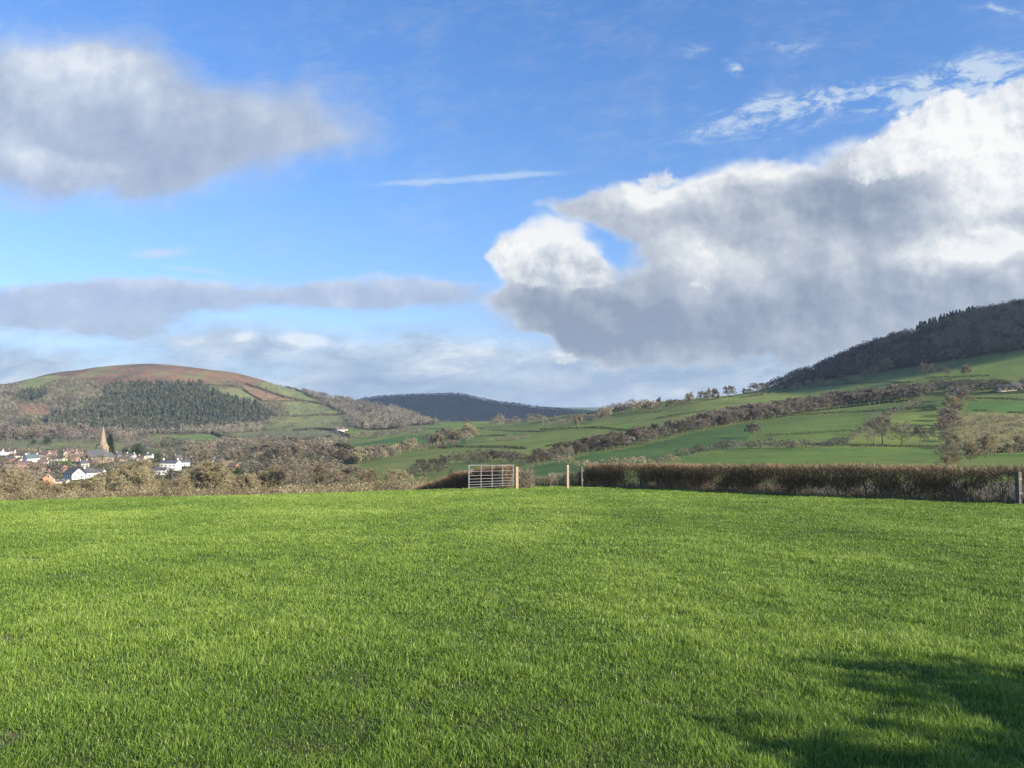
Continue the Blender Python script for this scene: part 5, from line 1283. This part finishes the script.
PF = [(965, 118, 74, 46, 0, 1.3), (1020, 150, 90, 70, 0, 1.3), (905, 150, 60, 40, 0, .9), (870, 160, 60, 26, -20, .6), (655, 178, 34, 22, 0, .62), (700, 185, 50, 20, -6, .45), (780, 165, 60, 18, -14, .42), (545, 263, 64, 34, 4, 1.15), (510, 252, 28, 26, 0, .7), (590, 274, 40, 22, 10, .8), (720, 262, 50, 22, 16, .5), (700, 285, 36, 16, 0, .4), (980, 240, 90, 20, -6, .55), (566, 359, 18, 9, 0, .8), (1050, 100, 60, 50, 0, .7)]
wq = vadd(Pv, nz(Pv, 2.6, 7, .62, color=True), .55)
f7 = blobs(wq, PF); f7 = mth(nt, 'MULTIPLY_ADD', mth(nt, 'SUBTRACT', nz(Pv, 3.6, 8, .62, off=7.7), .5), .75, f7)
a7 = sstep(f7, .24, .52)
# left cloud and the long grey band: softer
ST = [(60, 82, 160, 82, 0, 1.3), (20, 125, 170, 95, 0, 1.0), (150, 118, 200, 78, 8, 1.2), (260, 118, 150, 56, -8, .8), (90, 165, 210, 58, 0, 1.0), (340, 125, 80, 26, 0, .45)]
f2 = blobs(ws, ST); f2 = mth(nt, 'MULTIPLY_ADD', mth(nt, 'SUBTRACT', nz(Pv, 1.3, 9, .62, off=3.1), .5), .95, f2)
a2 = mth(nt, 'MULTIPLY', sstep(f2, .05, 1.05), .93)
vstr = vmap(Pv, (0, 0), 0, (2.6, 1))
wb = vadd(Pv, nz(vstr, 1.6, 5, .6, color=True), .45)
BD = [(60, 296, 230, 24, 1, 1.3), (30, 318, 170, 26, 0, 1.1), (90, 310, 160, 22, 0, .8), (250, 294, 240, 22, 0, 1.2), (420, 295, 140, 22, 2, 1.2), (340, 305, 90, 18, 3, .7), (155, 250, 46, 12, 4, .9), (417, 337, 30, 9, 3, 1.0), (520, 320, 60, 18, 0, .7), (120, 322, 120, 14, 0, .6)]
f3 = blobs(wb, BD); f3 = mth(nt, 'MULTIPLY_ADD', mth(nt, 'SUBTRACT', nz(vstr, 2.6, 8, .62, off=5.3), .5), 1.1, f3)
f3 = mth(nt, 'MULTIPLY_ADD', mth(nt, 'SUBTRACT', nz(vmap(Pv, (0, 0), 4, (1.8, .8)), 5.5, 8, .66, .5, off=15.), .5), .8, f3); a3 = mth(nt, 'MULTIPLY', sstep(f3, .10, 1.05), .86)
# low veil over the hills
vv = sstep(mth(nt, 'MULTIPLY_ADD', mth(nt, 'SUBTRACT', nz(vstr, 1.4, 5, .6, off=9.), .5), 1.0, v), 3.15, 3.55)
n4 = nz(vmap(Pv, (0, 0), -3, (3.2, 1)), 1.9, 8, .62, off=8.0)
left = sstep(u, 7.4, 5.6)
a4 = mth(nt, 'MULTIPLY', vv, mth(nt, 'MULTIPLY_ADD', sstep(n4, .34, .56), .45, .50))
# thin ice cloud
vci = vmap(Pv, (0, 0), -10, (2.2, .8)); n5 = nz(vci, 4.6, 10, .72, .9, off=2.0)
CI = [(760, 120, 140, 30, -8, 1.1), (880, 98, 140, 34, -12, 1.0), (990, 74, 130, 36, -10, 1.4), (735, 59, 20, 10, 20, 1.1), (703, 41, 24, 14, -30, .5), (785, 35, 40, 12, -10, .55), (835, 14, 40, 14, -20, .35), (1010, 3, 40, 6, 0, .8)]
f5 = mth(nt, 'MULTIPLY', blobs(ws, CI), mth(nt, 'MULTIPLY', sstep(n5, .38, .72), 1.25)); a5 = sstep(f5, .0, .85)
TR = [(470, 176, 105, 4.5, -3, 1.6), (520, 171, 60, 5, -2, 1.2), (400, 181, 60, 5, -2, .8), (190, 268, 56, 4, 9, 1.5), (395, 323, 50, 3.5, 10, 1.0), (240, 195, 70, 8, 0, .25)]
wt = vadd(Pv, nz(Pv, 2.5, 4, .6, color=True), .10)
a6 = mth(nt, 'MULTIPLY', sstep(blobs(wt, TR), .0, 1.5), mth(nt, 'MULTIPLY_ADD', nz(vmap(Pv, (0, 0), 0, (2, .7)), 5, 6, .7, off=4.), 1.1, .15), clamp=True)
# how brightly each part of the cloud is lit (sun from the right)
def shifted(vec, dx, dy): return vmap(vec, (dx, dy), 0, (1, 1), 'POINT')
r1 = mth(nt, 'SUBTRACT', nz(Pv, 1.7, 6, .6), nz(shifted(Pv, .16, -.16), 1.7, 6, .6))
r1b = mth(nt, 'SUBTRACT', nz(Pv, 4.5, 6, .6, off=1.), nz(shifted(Pv, .07, -.07), 4.5, 6, .6, off=1.))
LT = [(975, 140, 90, 80, 0, 1.0), (1015, 190, 110, 70, 0, .45), (940, 98, 50, 34, 0, .4), (545, 262, 78, 42, 0, 1.15), (690, 180, 110, 26, -10, .55), (800, 165, 90, 26, -12, .6), (720, 268, 90, 40, 20, .35), (985, 245, 120, 24, -5, .65), (640, 200, 60, 24, 0, .35), (560, 360, 70, 20, 0, .4),
      (860, 200, 100, 50, 0, -.55), (700, 335, 240, 55, 3, -.50), (570, 318, 110, 34, 10, -.5), (900, 300, 220, 60, 0, -.28), (760, 225, 120, 40, 0, -.15)]
l1 = blobs(ws, LT, .50); l1 = mth(nt, 'MULTIPLY_ADD', r1, 1.05, l1); l1 = mth(nt, 'MULTIPLY_ADD', r1b, .45, l1)
r7 = mth(nt, 'SUBTRACT', nz(Pv, 3.6, 7, .6, off=7.7), nz(shifted(Pv, .08, -.08), 3.6, 7, .6, off=7.7))
l7 = mth(nt, 'MULTIPLY_ADD', r7, 1.5, mth(nt, 'MULTIPLY_ADD', r1b, .6, blobs(ws, [(970, 130, 120, 90, 0, .5), (545, 250, 70, 36, 0, .35), (560, 285, 70, 22, 0, -.3), (900, 210, 90, 40, 0, -.3)], .62)), clamp=True)
c7 = ramp(nt, l7, [(0.0, (.36, .42, .52)), (.35, (.54, .60, .68)), (.7, (.80, .83, .87)), (1.0, (.98, .98, .97))])
thin = sstep(f1, .85, .35); l1 = mth(nt, 'MULTIPLY_ADD', thin, .22, l1, clamp=True)
c1 = ramp(nt, l1, [(0.0, (.28, .345, .46)), (.3, (.40, .46, .56)), (.55, (.53, .58, .66)), (.8, (.70, .745, .79)), (1.0, (.92, .93, .93))])
LT2 = [(75, 70, 130, 50, 10, .55), (30, 50, 80, 40, 0, .2), (20, 150, 60, 30, 30, .5), (70, 160, 50, 16, 20, .3), (160, 150, 150, 40, 0, -.22), (110, 105, 60, 30, 0, -.25), (280, 120, 90, 40, 0, .15)]
l2 = blobs(ws, LT2, .38); l2 = mth(nt, 'MULTIPLY_ADD', r1, .9, mth(nt, 'MULTIPLY_ADD', r1b, .18, l2)); l2 = mth(nt, 'MULTIPLY_ADD', sstep(f2, .9, .2), .18, l2, clamp=True)
a2 = mth(nt, 'MAXIMUM', a2, mth(nt, 'MULTIPLY', sstep(mth(nt, 'MULTIPLY_ADD', mth(nt, 'SUBTRACT', n5, .5), 1.2, f2), -.15, .8), .5))
c2 = ramp(nt, l2, [(0.0, (.34, .42, .57)), (.4, (.46, .53, .66)), (.7, (.60, .67, .78)), (1.0, (.82, .86, .91))])
l3 = mth(nt, 'MULTIPLY_ADD', sstep(v, 3.0, 2.72), .4, mth(nt, 'MULTIPLY_ADD', r1, 1.0, .35), clamp=True)
c3 = ramp(nt, l3, [(0.0, (.35, .44, .59)), (.45, (.48, .56, .70)), (1.0, (.80, .84, .90))])
n6 = nz(vmap(Pv, (0, 0), -4, (2.2, .8)), 2.8, 9, .66, .4, off=12.)
WH = [(300, 339, 34, 9, 3, .85), (243, 335, 24, 7, 0, .6), (548, 352, 50, 12, -8, .35), (400, 350, 150, 20, 0, .18), (565, 358, 18, 7, 0, .7), (500, 300, 40, 8, 30, .3), (500, 374, 60, 10, 0, .15), (655, 390, 90, 14, 0, .12)]
l4 = blobs(wt, WH, 0.0); l4 = mth(nt, 'MULTIPLY_ADD', mth(nt, 'SUBTRACT', n6, .5), 2.6, mth(nt, 'ADD', l4, .48), clamp=True)
c4 = ramp(nt, l4, [(0.0, (.29, .42, .60)), (.42, (.40, .52, .68)), (.72, (.56, .66, .78)), (1.0, (.84, .88, .92))])
aw = sstep(mth(nt, 'MULTIPLY_ADD', mth(nt, 'SUBTRACT', nz(Pv, 6.0, 7, .65, off=17.), .5), 2.2, blobs(ws, WH)), .35, 1.0); a4 = mth(nt, 'MAXIMUM', a4, mth(nt, 'MULTIPLY', aw, .8))
# generic cloud all round, for the light from the rest of the sky
ng = nz(tc.outputs['Generated'], 2.2, 5, .6, off=20.); ag = mth(nt, 'MULTIPLY', sstep(ng, .50, .68), .65)
fw = sstep(Y, .10, .42); inv = mth(nt, 'SUBTRACT', 1, fw)
WVEIL = 1
ww = lambda a: mth(nt, 'MULTIPLY', a, fw)
bgs = bg1.outputs[0]; CLOUD = 0.50
def over(prev, col, a):
    b_ = nt.nodes.new('ShaderNodeBackground'); b_.inputs[1].default_value = CLOUD
    if isinstance(col, tuple): b_.inputs[0].default_value = (*col, 1)
    else: L(nt, col, b_.inputs[0])
    m_ = nt.nodes.new('ShaderNodeMixShader'); L(nt, a, m_.inputs[0]); L(nt, prev, m_.inputs[1]); L(nt, b_.outputs[0], m_.inputs[2]); return m_.outputs[0]
bgs = over(bgs, (.62, .74, .88), ww(mth(nt, 'MULTIPLY', a5, .85)))
bgs = over(bgs, (.58, .74, .92), ww(mth(nt, 'MULTIPLY', a6, .8)))
bgs = over(bgs, c4, ww(a4))
bgs = over(bgs, c3, ww(a3))
bgs = over(bgs, c2, ww(a2))
bgs = over(bgs, c1, ww(a1))
bgs = over(bgs, c7, ww(mth(nt, 'MULTIPLY', a7, .92)))
bgs = over(bgs, (.50, .54, .60), mth(nt, 'MULTIPLY', ag, inv))
L(nt, bgs, out.inputs[0])
w.cycles.sampling_method = 'MANUAL'; w.cycles.sample_map_resolution = 512

HAZE = 4.5e-5
if HAZE:
    m = bpy.data.materials.new('haze'); m.use_nodes = True; nt = m.node_tree; nt.nodes.clear(); o_ = nt.nodes.new('ShaderNodeOutputMaterial')
    pv = nt.nodes.new('ShaderNodeVolumePrincipled'); pv.inputs['Density'].default_value = HAZE; pv.inputs['Color'].default_value = (.62, .78, 1.0, 1); pv.inputs['Anisotropy'].default_value = .1
    L(nt, pv.outputs[0], o_.inputs['Volume'])
    q = MB(); zt = float(TZ.max()) + 60; q.box(-33000, 33000, -300, 15400, float(TZ.min()) - 5, zt); hz = q.build('haze', m); tag(hz, kind='stuff')
    m.cycles.homogeneous_volume = True if hasattr(m.cycles, 'homogeneous_volume') else None

cam = bpy.data.cameras.new('camera'); co = bpy.data.objects.new('camera', cam); COL.objects.link(co)
co.location = (0, 0, 0); co.rotation_euler = (R(90) + PITCH, 0, 0)
cam.sensor_width = 36; cam.lens = 36 * F / 1024; cam.clip_end = 80000; cam.clip_start = .1
C.camera = co
C.view_settings.view_transform = 'Standard'; C.view_settings.look = 'None'; C.view_settings.exposure = 1.0; C.view_settings.gamma = 1
C.render.engine = 'CYCLES'
C.cycles.max_bounces = 6; C.cycles.diffuse_bounces = 3; C.cycles.glossy_bounces = 2; C.cycles.transmission_bounces = 3; C.cycles.volume_bounces = 0; C.cycles.use_denoising = True; C.cycles.denoising_prefilter = 'NONE'; C.cycles.denoiser = 'OPENIMAGEDENOISE'; C.cycles.denoising_input_passes = 'RGB_ALBEDO_NORMAL'
C.render.film_transparent = False
print('objects', len(C.objects))
